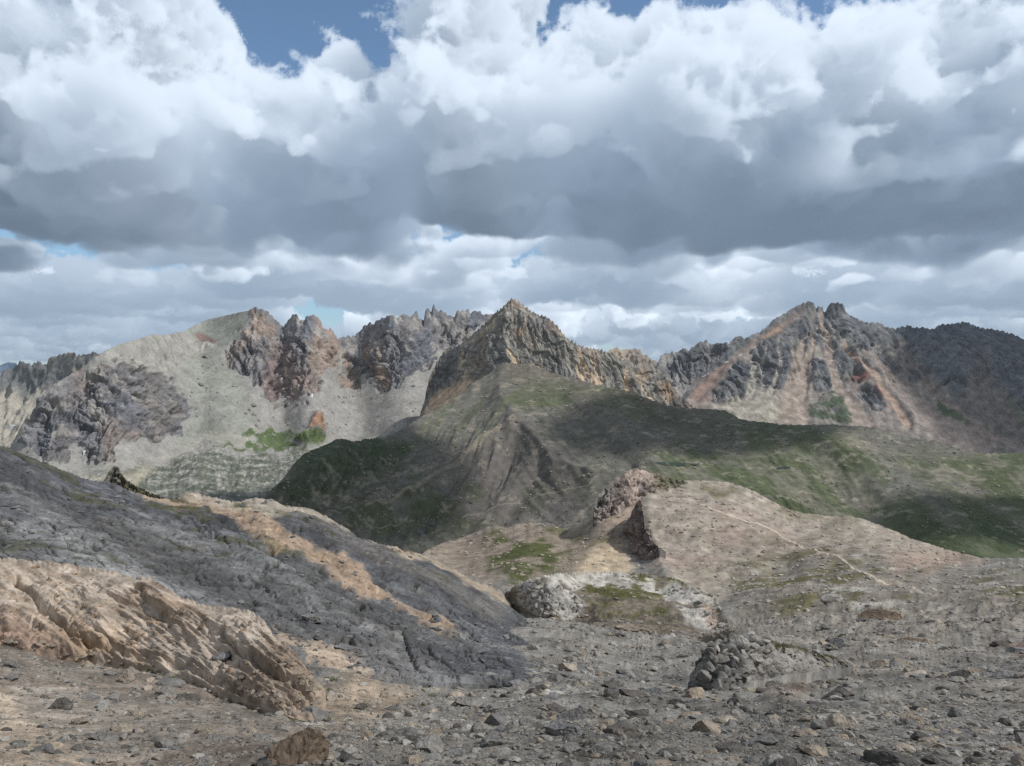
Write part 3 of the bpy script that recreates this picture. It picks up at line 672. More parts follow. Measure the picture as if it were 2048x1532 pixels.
E_GREEN = [(1614, 816), (1636, 797), (1665, 786), (1687, 805), (1702, 830), (1704, 852), (1636, 852), (1621, 838)]
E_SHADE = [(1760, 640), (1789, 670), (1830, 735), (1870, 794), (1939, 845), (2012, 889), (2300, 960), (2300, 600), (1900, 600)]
E_SCR = [(1925, 700), (1990, 790), (2060, 860), (2100, 940), (2012, 889), (1939, 845), (1900, 820), (1930, 790)]
CH_E = [([(1640, 630), (1643, 644), (1652, 680), (1660, 732), (1669, 764), (1687, 794), (1705, 823), (1731, 850)], 3.5, 13, (150, 138, 129)),
        ([(1599, 694), (1594, 735), (1592, 764), (1588, 797), (1585, 850)], 4, 30, (152, 140, 130)), ([(1621, 670), (1627, 695), (1614, 721), (1612, 750), (1600, 790)], 2.5, 9, (152, 140, 130)),
        ([(1504, 721), (1508, 735), (1503, 764), (1499, 800)], 2, 8, (166, 162, 152)), ([(1745, 717), (1771, 746), (1793, 779), (1829, 812), (1884, 863), (1957, 898)], 4, 26, (150, 138, 131)),
        ([(1687, 695), (1713, 724), (1749, 764), (1786, 816), (1811, 856)], 2, 6, (164, 144, 130)), ([(1793, 699), (1829, 742), (1870, 794), (1928, 841), (1994, 885)], 1.5, 5, (150, 136, 128)),
        ([(1552, 684), (1556, 717), (1552, 750), (1537, 790)], 1.6, 5, (160, 154, 146)), ([(1577, 690), (1590, 722), (1594, 740)], 1.5, 3, (152, 140, 130)), ([(1530, 700), (1522, 740), (1524, 790)], 1.2, 4, (156, 152, 146)), ([(1640, 655), (1600, 690)], 1.5, 2.5, (150, 140, 130))]
def m_e(U, V):
    m = .70 + .04 * n2(U, V, 200)
    for p in ER: m = m + (1.0 - m) * mask(p, U, V, 4, 3)
    m = m + (1.15 - m) * sstep(40, 10, V - pl(TOP_E, U)) * .8
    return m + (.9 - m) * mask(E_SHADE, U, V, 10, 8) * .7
def E_LEFT(U, V): return mask([(1612, 600), (1570, 629), (1537, 655), (1501, 680), (1446, 721), (1388, 757), (1366, 786), (1391, 812), (1420, 797), (1464, 724), (1504, 697), (1560, 660), (1600, 640), (1615, 625)], U, V, 4, 5)
def rm_e(U, V):
    r = sum(mask(p, U, V, 1.5, 5, 50) for p in ER) + mask(E_GREEN, U, V, 1.5, 4, 50) * .35
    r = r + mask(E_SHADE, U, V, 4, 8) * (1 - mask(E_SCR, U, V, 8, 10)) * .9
    bl = pl([(1400, 790), (1440, 800), (1500, 795), (1550, 785), (1585, 735), (1600, 705), (1635, 700), (1660, 770), (1690, 775), (1720, 765), (1760, 740), (1800, 760), (1850, 800)], U)
    up_ = sstep(18, -18, V - bl + 16 * n2(U, V, 90, .6)) * sstep(-1.0, .1, n2(U, V, 60, .2) + .9) * (1 - E_LEFT(U, V)) * .85
    return np.clip(np.maximum(r, up_) + sstep(26, 6, V - pl(TOP_E, U)) * .7, 0, 1)
def disp_e(U, V, P, d):
    r = rm_e(U, V)
    o = r * (rock_disp(P, 24, 280, 7, 80, 2.4) + .4 * n3(P, 28, 2.5, .8, BT) + 2.0 * streak(U, V, 60, 300, 50, .2, BT)) + (1 - r) * (3 * n3(P, 200) + 1.0 * streak(U, V, 70, 500, 60, .5))
    for p, a, b, _ in CH_E: o = o - 7 * chute(p, a * 1.5, b * 1.3, U, V)
    for p, a, w in (([(1618, 606), (1600, 650), (1560, 720), (1530, 800)], 26, 30), ([(1672, 607), (1700, 680), (1760, 760), (1830, 850)], 22, 34), ([(1811, 654), (1880, 740), (1960, 850)], 26, 40), ([(1928, 646), (2010, 760), (2090, 860)], 30, 45)):
        dl, _ = line_dist(p, U, V); o = o + a * np.exp(-dl / w)
    return o
def col_e(U, V, P, d, s):
    st = streak(U, V, 72, 600, 60, .1)
    c = flat(U, lin(132, 125, 120, KL)); c = mix(c, lin(110, 108, 108, KL), sstep(-.3, .8, st + .4 * n3(P, 120)))
    c = mix(c, lin(158, 150, 140, KL), sstep(.5, 1.3, streak(U, V, 78, 300, 24, .7)) * .6)
    left = E_LEFT(U, V)
    c = mix(c, lin(126, 113, 107, KL), left); c = mix(c, lin(176, 148, 120, KL), left * mask([(1540, 650), (1560, 655), (1520, 690), (1500, 695), (1515, 672)], U, V, 5, 6) * .8)
    c = mix(c, lin(158, 132, 120, KL), left * sstep(.2, 1.1, streak(U, V, 128, 400, 30, .4)) * .6)
    r = rm_e(U, V)
    rk = flat(U, lin(98, 100, 104, KL)); rk = mix(rk, lin(118, 119, 120, KL), sstep(0, 1, n3(P, 90, 1.4, .4))); rk = mix(rk, lin(90, 96, 90, KL), sstep(.3, 1, n3(P, 160, 1, .8)) * .4)
    rk = mix(rk, lin(100, 105, 114, KL), mask(E_SHADE, U, V, 10, 8) * .7)  # bluish haze tone put into the shaded flank's rock colour
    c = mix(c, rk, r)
    c = mix(c, lin(138, 100, 92, KL), mask([(1698, 779), (1716, 728), (1735, 750), (1749, 764), (1767, 794), (1793, 838), (1786, 850), (1756, 801), (1734, 775)], U, V, 3, 7, 60) * sstep(-.8, .5, n3(P, 60, 1, .1)) * .85)
    c = mix(c, lin(168, 163, 150, KL), mask([(1405, 815), (1446, 808), (1472, 803), (1500, 782), (1512, 796), (1541, 806), (1560, 850), (1480, 850)], U, V, 5, 8, 60) * .9)
    c = mix(c, lin(150, 139, 132, KL), mask([(1811, 815), (1870, 823), (1921, 859), (2030, 903), (2060, 925), (1921, 905), (1848, 880)], U, V, 8, 10) * .85)
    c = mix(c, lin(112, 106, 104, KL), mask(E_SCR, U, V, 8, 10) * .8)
    for p, a, b, k in CH_E: c = mix(c, lin(*k, KL), chute(p, a * 1.2, b * 1.05, U, V, 2.0))
    c = mix(c, lin(78, 88, 72, KL), mask(E_GREEN, U, V, 2, 4, 50) * sstep(-1, .2, n3(P, 60, 1, .6)))
    c = mix(c, lin(74, 92, 62, KL), mask([(1866, 800), (1921, 841), (1930, 854), (1899, 847), (1873, 825)], U, V, 2.5, 4, 50) * .9)
    c = mix(c, lin(84, 100, 74, KL), mask([(1990, 800), (2048, 830), (2080, 870), (2040, 860), (2005, 830)], U, V, 6, 8) * .5)
    return c * (1 + .13 * n3(P, 40, 1, .2))[..., None]
TOP_E = [(1330, 830), (1366, 790), (1391, 757), (1425, 728), (1461, 694), (1475, 684), (1490, 678), (1504.5, 669.6), (1519, 666), (1534, 653), (1548, 638.5), (1570, 627.6), (1588.5, 615), (1599.5, 611), (1618, 606), (1625, 609), (1632, 620), (1638, 613), (1645, 616.6), (1647, 626), (1652.4, 624), (1660, 611), (1666, 607), (1672.5, 609), (1678, 607), (1685, 611), (1689, 622), (1698, 631), (1716, 638.5), (1731, 646), (1760, 646.6), (1775, 657), (1789, 660), (1811, 654), (1820, 654), (1822, 659), (1837, 657), (1870, 659), (1877, 653), (1884, 651), (1899, 649.5), (1913.6, 649.5), (1928, 646.6), (1943, 653), (1968, 660), (1979, 658), (1997.6, 662), (2016, 666), (2034, 673), (2048, 682), (2100, 705), (2200, 760), (2300, 800)]
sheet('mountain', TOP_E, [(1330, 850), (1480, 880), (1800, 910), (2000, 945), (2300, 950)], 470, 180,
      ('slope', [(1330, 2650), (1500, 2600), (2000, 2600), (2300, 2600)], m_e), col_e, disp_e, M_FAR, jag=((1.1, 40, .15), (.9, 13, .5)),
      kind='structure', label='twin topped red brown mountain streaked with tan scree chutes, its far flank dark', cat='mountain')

# ================================================================== grassy ridge and meadows in the middle distance
D_BOT = [(330, 1110), (440, 1075), (600, 1085), (700, 1120), (835, 1160), (950, 1130), (1100, 1100), (1200, 1080), (1300, 1030), (1500, 1040), (1650, 1075), (1850, 1130), (2048, 1160), (2300, 1160)]
D_KNOB = [(540, 990), (572, 945), (602, 905), (660, 880), (740, 870), (800, 876), (818, 900), (790, 935), (720, 968), (640, 990), (560, 1010)]
D_BOWL = [(1035, 868), (960, 905), (900, 960), (850, 1030), (830, 1100), (960, 1090), (1100, 1060), (1180, 985), (1110, 935), (1085, 905)]
D_MEAD = [(1240, 960), (1300, 925), (1400, 915), (1560, 940), (1700, 925), (1860, 935), (2300, 915), (2300, 1160), (1850, 1140), (1650, 1080), (1500, 1030), (1300, 1000)]
def m_d(U, V):
    m = .42 + .05 * n2(U, V, 260)
    m = m + (.52 - m) * mask(D_KNOB, U, V, 8, 6)
    m = m + (.36 - m) * mask([(1050, 720), (1300, 780), (1420, 830), (1400, 900), (1250, 940), (1120, 900), (1060, 830)], U, V, 25, 6)
    m = m + (.16 - m) * mask(D_MEAD, U, V, 22, 10)
    m = m + (.10 - m) * mask([(1290, 915), (1420, 905), (1600, 935), (1620, 950), (1420, 950), (1300, 945)], U, V, 10, 4) * .8
    m = m + (.30 - m) * mask([(1480, 838), (1780, 850), (1960, 900), (1900, 945), (1650, 900), (1500, 880)], U, V, 10, 5)
    return m
RIDGES_D = [([(1010, 728), (998, 770), (1005, 810), (1035, 862), (1085, 905), (1112, 935), (1180, 952)], 26, 40), ([(1035, 862), (960, 900), (880, 952), (800, 1000), (690, 1040)], 18, 32),
            ([(688, 880), (640, 930), (560, 985)], 16, 26), ([(1150, 770), (1230, 850), (1330, 905)], 12, 26), ([(1610, 852), (1700, 915), (1850, 1000), (1960, 1090)], 15, 40), ([(1450, 960), (1600, 1020), (1720, 1060)], 10, 30)]
GULLIES_D = [([(790, 900), (760, 950), (690, 990), (560, 1030)], 12, 22), ([(1040, 900), (985, 980), (920, 1070)], 12, 18), ([(1085, 930), (1040, 1000), (990, 1060)], 8, 14), ([(1620, 900), (1680, 960), (1800, 1060), (1850, 1110)], 14, 26), ([(960, 800), (900, 850), (850, 890)], 10, 18),
             ([(940, 930), (900, 1000), (860, 1060)], 7, 12), ([(1120, 800), (1210, 880), (1260, 930)], 9, 16)]
def disp_d(U, V, P, d):
    o = 3.0 * n3(P, 360, 1, .1) + .6 * n3(P, 300, 2.5, .8, BT) + .5 * n3(P, 90, 1, .5, BT) + .10 * n3(P, 22, 1, .2, BT)
    for p, a, w in RIDGES_D:
        dl, t = line_dist(p, U, V); o = o + a * np.exp(-dl / w) * sstep(0, .1, t + .05)
    for p, a, w in GULLIES_D:
        dl, t = line_dist(p, U, V); o = o - a * np.exp(-(dl / w) ** 2)
    rg = sstep(1000, 1060, U); gw = sstep(-.8, .8, n3(P, 420, 1, .7)) * .8 + .2
    o = o + gw * (1.1 * streak(U, V, 44, 460, 100, .2, BT) * rg + 2.2 * streak(U, V, 116, 420, 90, .3, BT) * (1 - rg))
    o = o + mask(D_KNOB, U, V, 6, 6) * 1.1 * n3(P, 60, 1, .9, BT)
    crag = mask([(1130, 840), (1190, 850), (1290, 900), (1330, 940), (1240, 930), (1160, 890)], U, V, 8, 10) + mask([(1690, 925), (1800, 930), (1900, 1010), (1800, 1020)], U, V, 12, 12) * .7
    return o + crag * 1.2 * n3(P, 50, 1.5, .6, BT)
def col_d(U, V, P, d, s):
    rg = sstep(1000, 1080, U)
    st = streak(U, V, 42, 520, 50, .2) * rg + streak(U, V, 124, 520, 50, .3) * (1 - rg)
    fs = streak(U, V, 42, 300, 30, .6) * rg + streak(U, V, 124, 300, 26, .1) * (1 - rg)
    gr = .8 * n3(P, 300, 1, .35) + .35 * st + .3 * fs + .2 * n3(P, 45, 1, .6)
    grey, green, dark, pale, purp = lin(110, 108, 99, 1.04), lin(88, 95, 68, 1.04), lin(74, 84, 62, 1.04), lin(150, 143, 128, 1.04), lin(104, 97, 96, 1.04)
    c = mix(flat(U, grey), green, sstep(.0, .95, gr) * .85)
    up = mask([(1000, 725), (1080, 728), (1250, 780), (1400, 815), (1380, 850), (1250, 850), (1120, 800), (1030, 790)], U, V, 14, 12)
    c = mix(c, lin(116, 110, 101, 1.04), up * .85); c = mix(c, green, mask([(1100, 778), (1180, 785), (1260, 805), (1330, 830), (1300, 850), (1200, 815), (1120, 800)], U, V, 6, 14, 90) * .7)
    left = mask([(1000, 735), (900, 800), (800, 870), (830, 900), (960, 880), (1030, 850), (1005, 800)], U, V, 8, 8)
    c = mix(c, lin(108, 106, 100, 1.04), left * .7); c = mix(c, green, left * sstep(.1, .9, st) * .5)
    c = mix(c, purp, mask(D_BOWL, U, V, 16, 16) * .55)
    c = mix(c, lin(80, 88, 60, 1.04), mask([(790, 1010), (860, 1000), (960, 960), (940, 1040), (900, 1110), (780, 1100)], U, V, 14, 14) * .75 * sstep(-.8, .5, n3(P, 80, 1, .8)))
    c = mix(c, lin(84, 90, 62, 1.04), mask([(660, 1040), (760, 1010), (800, 1060), (760, 1090), (690, 1080)], U, V, 8, 8) * .8)
    c = mix(c, dark, mask(D_KNOB, U, V, 7, 9) * (.75 + .25 * sstep(-.5, .5, n3(P, 60))))
    c = mix(c, lin(82, 84, 62, 1.04), mask([(440, 1010), (560, 990), (700, 985), (800, 930), (830, 930), (700, 1030), (600, 1070), (440, 1080)], U, V, 8, 8) * .6)
    c = mix(c, pale, sstep(.55, 1.3, n3(P, 40, 1, .55) + .4 * n3(P, 12)) * mask([(600, 980), (720, 960), (830, 915), (860, 930), (700, 1030), (600, 1050)], U, V, 10, 8) * .7)
    c = mix(c, lin(146, 136, 120, 1.04), chute([(1035, 866), (960, 902), (880, 955), (800, 1002), (720, 1030)], 5, 4, U, V) * .7)
    md = mask(D_MEAD, U, V, 14, 14)
    c = mix(c, green, md * sstep(-1.9, -.1, gr + .2) * .92); c = mix(c, lin(80, 88, 60, 1.04), md * sstep(.2, 1, n3(P, 220, 1, .75)) * .7)
    c = mix(c, lin(122, 118, 106, 1.04), md * sstep(.5, 1.2, streak(U, V, 40, 420, 80, .8) + .5 * n3(P, 70)) * .6)
    c = mix(c, lin(112, 112, 108, 1.04), mask([(1700, 930), (1760, 925), (1880, 1010), (1900, 1050), (1780, 1000)], U, V, 14, 16) * .5)
    c = mix(c, lin(78, 84, 66, 1.04), mask([(1270, 800), (1480, 842), (1620, 860), (1640, 900), (1480, 900), (1330, 880), (1260, 840)], U, V, 14, 14) * .6)
    c = mix(c, pale, (mask([(1660, 868), (1700, 880), (1760, 905), (1750, 912), (1680, 900)], U, V, 5, 8, 60) + mask([(1830, 945), (1920, 950), (1960, 962), (1860, 962)], U, V, 5, 8, 60) + mask([(1560, 975), (1640, 1005), (1600, 1000)], U, V, 5, 8, 60)) * .7)
    c = mix(c, lin(70, 82, 56, 1.04), mask([(1640, 1030), (1800, 1070), (1960, 1060), (2300, 1050), (2300, 1160), (1900, 1130)], U, V, 20, 14) * .75)
    sp = sstep(1.3, 1.9, n3(P, 60, 1, .9) + .6 * n3(P, 14)); c = mix(c, pale, sp * .6)
    return c * (1 + .09 * n3(P, 26, 1, .2) + .06 * st + .05 * fs)[..., None]
sd = sheet('grassy_ridge', D_SKY, D_BOT, 650, 230,
      ('slope', [(330, 950), (440, 1000), (700, 1150), (835, 1200), (950, 1300), (1100, 1300), (1200, 1250), (1300, 1250), (1500, 1200), (1650, 1120), (1850, 1020), (2048, 980), (2300, 960)], m_d), col_d, disp_d, M_MID,
      jag=((.8, 60, .2), (.5, 18, .6)), blur=(10, 5), back=(10, .5, .35), kind='structure', label='dark grey green ridge and streaked meadows below the pointed peak', cat='ridge')

# ================================================================== foreground
G_TOP = [(-420, 1250), (0, 1220), (400, 1200), (700, 1180), (800, 1140), (835, 1113), (866, 1094), (889, 1085), (923, 1075), (953, 1064), (976, 1052), (1002, 1052.5), (1014, 1054.5), (1029, 1049.5), (1056, 1043), (1082, 1043), (1105, 1045), (1120, 1054), (1147, 1056), (1170, 1047), (1192, 1031.7), (1215, 1016), (1240, 995), (1262, 975), (1290, 966), (1340, 963), (1374, 964), (1399, 964), (1432, 965), (1465, 968), (1490, 976.6), (1515, 987), (1548, 1001), (1581, 1016), (1614, 1024), (1655, 1030), (1701, 1031.7), (1726, 1036.6), (1759, 1049), (1800, 1065.6), (1842, 1082), (1883, 1096.7), (1924, 1107), (1962, 1114.5), (2007, 1117), (2048, 1117), (2150, 1118), (2500, 1125)]
flat_d = lambda v: 1.62 * F / (v - CV)
G_CTRL = [(u, v, flat_d(v)) for u in (-420, 200, 1024, 1700, 2500) for v in (1640, 1900)] + [
    (-420, 1532, 3.2), (0, 1532, 3.1), (500, 1532, 3.2), (1024, 1532, 3.3), (1600, 1532, 3.3), (2500, 1532, 3.3),
    (-300, 1400, 5.0), (0, 1400, 5.6), (300, 1400, 6.2), (620, 1440, 5.4), (1000, 1420, 7.0), (1500, 1430, 6.6), (2048, 1440, 6.0), (2500, 1420, 6.6),
    (0, 1310, 9.5), (300, 1310, 12.0), (700, 1365, 10.0), (1000, 1350, 13.5), (1400, 1350, 13.0), (1800, 1360, 11.5), (2048, 1340, 13.0), (2500, 1330, 13.5),
    (-400, 1250, 16), (300, 1220, 40), (700, 1250, 40), (1050, 1290, 27), (1200, 1300, 25), (1500, 1300, 24), (1800, 1300, 23), (2048, 1290, 25), (2500, 1280, 26),
    (1060, 1240, 58), (1250, 1250, 72), (1500, 1255, 52), (1800, 1250, 50), (2048, 1240, 48), (2500, 1230, 48),
    (1060, 1195, 105), (1250, 1195, 150), (1450, 1215, 118), (1650, 1210, 98), (1840, 1215, 88), (2048, 1195, 85), (2500, 1180, 90),
    (880, 1150, 220), (1000, 1150, 200), (1180, 1150, 205), (1400, 1150, 205), (1600, 1150, 178), (1800, 1155, 155), (2048, 1150, 150), (2500, 1150, 140),
    (870, 1100, 280), (1000, 1060, 300), (1120, 1075, 275), (1200, 1060, 260), (1300, 1060, 258), (1400, 1060, 252), (1600, 1060, 262), (1800, 1100, 230), (2048, 1119, 215),
    (1290, 970, 306), (1400, 966, 306), (1500, 982, 305), (1650, 1030, 298), (1900, 1100, 265), (2500, 1126, 190)]
KNOLL = [(1290, 960), (1420, 955), (1600, 1010), (1720, 1030), (1900, 1098), (1980, 1115), (1900, 1130), (1760, 1130), (1600, 1130), (1480, 1150), (1400, 1200), (1330, 1180), (1290, 1130), (1310, 1090), (1285, 1060), (1280, 1000)]
BROWN = [(-420, 1300), (100, 1310), (250, 1335), (600, 1440), (680, 1380), (780, 1370), (830, 1390), (700, 1450), (560, 1480), (450, 1560), (100, 1600), (-420, 1600)]
PATH = [(1338, 978), (1350, 994), (1385, 1003), (1440, 1025), (1530, 1055), (1600, 1085), (1660, 1112), (1720, 1140), (1760, 1155), (1803, 1162), (1822, 1172), (1838, 1184)]
def disp_g(U, V, P, d):
    near = sstep(160, 20, d)
    o = .8 * n3(P, 80, 1, .2) * sstep(25, 90, d) + .35 * mask(KNOLL, U, V, 12, 6) * n3(P, 60, 1, .8, BT) + .09 * n3(P, 22, 1, .5, BT) * sstep(10, 50, d) + .07 * n3(P, 8, 1, .7) * sstep(3, 9, d) + .14 * n3(P, 18, 1, .35) * sstep(5, 14, d)
    o = o + .008 * n3(P, 2.4, 1, .3, BT) * sstep(1, 4, d) + .003 * n3(P, .7, 1, .1, BT) * near + .03 * n3(P, 6, 1, .9, BT) * sstep(8, 25, d) * (1 - .5 * mask(KNOLL, U, V, 12, 6))
    for p, a, w in (([(1290, 975), (1300, 1060), (1330, 1160)], 3.0, 26), ([(1400, 966), (1500, 1040), (1600, 1110)], 1.6, 60)):
        dl, _ = line_dist(p, U, V); o = o + a * np.exp(-dl / w)
    for p, a, w in (([(1560, 1012), (1590, 1060), (1560, 1120)], 2.4, 40), ([(1160, 1080), (1120, 1120), (1060, 1165)], 2.0, 30)):
        dl, _ = line_dist(p, U, V); o = o - a * np.exp(-(dl / w) ** 2)
    # outcropping beds on the flank below the path
    bed = sstep(1110, 1150, V) * sstep(1450, 1560, U) * sstep(1290, 1240, V)
    o = o + bed * .16 * np.clip(streak(U, V, -14, 420, 52, .4, BT), -.2, 2)
    rk = mask([(1640, 1040), (1700, 1040), (1720, 1060), (1690, 1090), (1640, 1080)], U, V, 8, 8); o = o + rk * .10 * streak(U, V, 10, 160, 40, .7, BT)
    o = o + mask([(1530, 1395), (1545, 1365), (1600, 1350), (1660, 1348), (1640, 1375), (1580, 1400)], U, V, 8, 4) * .09
    return o
def col_g0(U, V, P, d, s):
    k = KS
    near = sstep(110, 18, d)
    c = flat(U, lin(117, 115, 110, k)); w = n3(P, 40, 1, .3) + .5 * n3(P, 9, 1, .6)
    c = mix(c, lin(98, 96, 92, k), sstep(-.2, .9, w) * .8); c = mix(c, lin(122, 117, 109, k), sstep(.2, -.9, w) * .7)
    c = mix(c, lin(112, 110, 105, k), near * .55)
    c = mix(c, lin(116, 110, 102, k), sstep(.4, 1.2, n3(P, 6, 1, .15) + .4 * n3(P, 1.5)) * near * .55)
    kn = mask(KNOLL, U, V, 14, 12)
    c = mix(c, lin(152, 143, 131, .95), kn * .95); c = mix(c, lin(150, 140, 126, .95), kn * sstep(0, 1, n3(P, 34, 1, .8)) * .7); c = mix(c, lin(148, 132, 122, .95), kn * sstep(.3, 1.1, n3(P, 60, 1, .55)) * .6)
    # turf in streaks along the beds, moss in the saddle
    olive = lin(88, 84, 52, .95)
    be = mask([(1450, 1130), (1650, 1100), (1800, 1135), (1900, 1150), (2200, 1140), (2200, 1250), (1900, 1235), (1600, 1240), (1460, 1210)], U, V, 22, 12)
    ts = streak(U, V, -13, 520, 46, .35) + .45 * n3(P, 14, 1, .4)
    c = mix(c, lin(128, 118, 106, .95), be * .6); c = mix(c, olive, be * sstep(-.25, .6, ts) * .85)
    c = mix(c, lin(165, 160, 150, .95), be * sstep(.95, 1.5, n3(P, 16, 1, .77) + .3 * ts) * .8)
    c = mix(c, lin(142, 130, 116, .95), mask([(1450, 1225), (1650, 1235), (1900, 1240), (2200, 1240), (2200, 1300), (1750, 1300), (1480, 1280)], U, V, 24, 14) * .35)
    c = mix(c, olive, kn * (mask([(1380, 985), (1420, 975), (1480, 985), (1470, 1000), (1420, 1000)], U, V, 5, 8, 60) + mask([(1380, 1065), (1460, 1055), (1450, 1070), (1390, 1075)], U, V, 4, 8, 60) * .8 + mask([(1560, 1015), (1600, 1020), (1590, 1040)], U, V, 4, 6, 60)) * .7); c = mix(c, lin(122, 116, 92, .95), kn * sstep(.35, 1.1, streak(U, V, -18, 360, 60, .15) + .5 * n3(P, 30, 1, .2)) * .6)
    c = mix(c, lin(104, 98, 84, .95), mask([(1640, 1040), (1700, 1040), (1720, 1060), (1690, 1090), (1640, 1080)], U, V, 8, 8) * .55)
    c = mix(c, lin(150, 126, 110, .9), mask([(1750, 1125), (1850, 1110), (1980, 1118), (1900, 1135), (1800, 1145)], U, V, 10, 8) * .6)
    sad = mask([(840, 1112), (900, 1082), (985, 1050), (1120, 1050), (1215, 1015), (1262, 985), (1285, 1030), (1240, 1090), (1230, 1130), (1150, 1160), (1030, 1170), (940, 1160)], U, V, 8, 8)
    c = mix(c, lin(132, 120, 106, .9), sad * .9)
    c = mix(c, lin(76, 80, 46, .95), (mask([(960, 1150), (985, 1085), (1030, 1080), (1060, 1100), (1120, 1090), (1190, 1070), (1210, 1085), (1150, 1120), (1080, 1140), (1030, 1170)], U, V, 7, 10, 80) + .6 * mask([(965, 1060), (1000, 1055), (1010, 1075), (970, 1085)], U, V, 4, 5)) * sstep(-1.3, -.2, n3(P, 18, 1, .4)))
    c = mix(c, lin(92, 90, 62, .95), mask([(1080, 1048), (1120, 1052), (1130, 1075), (1090, 1070)], U, V, 4, 5) * .8)
    c = mix(c, lin(176, 160, 136, .95), mask([(1140, 1145), (1200, 1100), (1232, 1112), (1262, 1142), (1240, 1165), (1180, 1165)], U, V, 6, 7) * .9)
    c = mix(c, lin(180, 160, 142, .95), mask([(1190, 1050), (1240, 1000), (1262, 1010), (1240, 1050), (1200, 1080)], U, V, 6, 8) * .5)
    br = mask(BROWN, U, V, 16, 14)
    c = mix(c, lin(124, 115, 104, k), br * .8); c = mix(c, lin(108, 96, 86, k), br * sstep(0, 1, n3(P, 2.2, 1, .5)) * .6)
    c = mix(c, lin(142, 126, 106, k), mask([(600, 1380), (720, 1360), (840, 1385), (760, 1430), (660, 1440)], U, V, 12, 8) * .6)
    c = mix(c, lin(150, 136, 120, k), mask([(-420, 1370), (0, 1390), (50, 1440), (140, 1500), (230, 1560), (-420, 1720)], U, V, 10, 6) * .9)
    c = mix(c, lin(128, 114, 102, k), mask([(1530, 1395), (1545, 1365), (1600, 1350), (1660, 1348), (1640, 1375), (1580, 1400)], U, V, 5, 5) * .8)
    c = mix(c, lin(124, 92, 86, k), mask([(1960, 1290), (2040, 1288), (2100, 1310), (2000, 1308)], U, V, 5, 10, 60) * .6)
    c = mix(c, lin(104, 102, 102, k), chute([(2120, 1440), (1990, 1450), (1900, 1475), (1780, 1500), (1650, 1540)], 26, 26, U, V, 10) * .45)
    c = mix(c, lin(134, 126, 115, .95), chute([(1852, 1243), (1880, 1258), (1900, 1300), (1860, 1340), (1700, 1320)], 8, 22, U, V, 6) * .4)
    c = mix(c, lin(158, 148, 134, .95), chute(PATH + [(1843, 1205), (1840, 1222), (1856, 1248), (1890, 1270)], 2.2, 3.6, U, V, 1.2) * .75)
    gr = WT_at(U, V)
    return c * (1 + .16 * n3(P, .9, 1, .2) * near + .1 * n3(P, 5, 1, .6) + .10 * gr)[..., None]
def WT_at(U, V): return tri(WT, U / 330, V / 330, np.full(U.shape, .4, f32))
sg = sheet('stony_ground', G_TOP, [(-420, 1720), (2500, 1720)], 780, 360, ('pts', G_CTRL, .7), col_g0, disp_g, M_NEAR, jag=((.7, 70, .2), (.5, 20, .6)), back=(8, .45, .3), skirt=.01, apron=True,
      kind='structure', label='stony grey ground running down to a pinkish rounded knoll', cat='ground')

# ------------------------------------------------ bedded grey slab, left of the gully
S_TOP = [(-420, 820), (-150, 858), (0, 893), (25, 901), (55, 914), (94, 927), (115, 940), (140, 950), (170, 961), (196, 967), (213, 971.5), (238, 980), (264, 993), (298, 1003), (323, 1005), (353, 1008), (370, 997), (387, 995), (408, 1001), (438, 1008), (468, 1014), (489, 1008), (515, 1004), (545, 1010), (570, 1020), (596, 1025), (625, 1027), (647, 1039), (668, 1052), (691, 1064), (714, 1079), (737, 1083), (759, 1092), (790, 1098), (816, 1104), (835, 1111), (866, 1123), (896, 1136), (927, 1153), (957, 1165), (985, 1172), (1020, 1188), (1070, 1202), (1120, 1216)]
S_BOT = [(-420, 1180), (0, 1190), (300, 1260), (560, 1350), (700, 1385), (820, 1374), (900, 1366), (980, 1370), (1030, 1376), (1120, 1382)]
S_CTRL = [(-420, 1180, 14), (-420, 840, 24), (0, 1190, 13.5), (0, 1150, 15), (0, 1020, 21), (0, 895, 29), (200, 1200, 13), (200, 1160, 15), (200, 1060, 22), (200, 970, 34), (400, 1290, 11), (400, 1230, 14), (400, 1120, 23), (400, 1003, 38), (560, 1340, 10.3), (560, 1200, 19), (560, 1100, 28), (560, 1015, 40), (700, 1375, 9.8), (700, 1240, 20), (700, 1160, 28), (700, 1075, 42), (820, 1372, 10.6), (850, 1280, 20), (850, 1200, 32), (850, 1120, 50), (980, 1368, 11.8), (960, 1290, 23), (960, 1230, 36), (970, 1172, 60), (1030, 1370, 12.2), (1040, 1310, 20.5), (1030, 1240, 47), (1120, 1376, 14.5), (1120, 1310, 32), (1120, 1250, 85), (1120, 1216, 140)]
T_BAND = [(195, 955), (240, 972), (298, 990), (366, 985), (420, 990), (470, 1005), (500, 1035), (532, 1058), (574, 1093), (638, 1120), (691, 1152), (729, 1178), (767, 1208), (828, 1246), (904, 1266), (900, 1276), (820, 1258), (778, 1233), (714, 1206), (649, 1168), (596, 1134), (532, 1112), (489, 1082), (425, 1052), (353, 1035), (272, 1004), (215, 978)]
P_BAND = [(353, 1003), (387, 992), (470, 1008), (515, 1000), (560, 1010), (625, 1022), (691, 1058), (720, 1076), (680, 1072), (640, 1056), (570, 1045), (520, 1052), (470, 1044), (420, 1025), (370, 1012)]
P2_BAND = [(725, 1078), (790, 1092), (840, 1106), (900, 1134), (960, 1160), (1015, 1192), (1040, 1215), (1010, 1212), (940, 1180), (860, 1140), (800, 1118)]
def slab_blocks(P, la, lb, seed):
    a = (P[..., 0] - P[..., 1]) * .7071; b = (P[..., 0] + P[..., 1]) * .7071
    a = a + .35 * lb * n3(P, lb * 3, 1, .2); b = b + .45 * lb * n3(P, lb * 3, 1, .8)
    return cells(a / la, b / lb, seed)
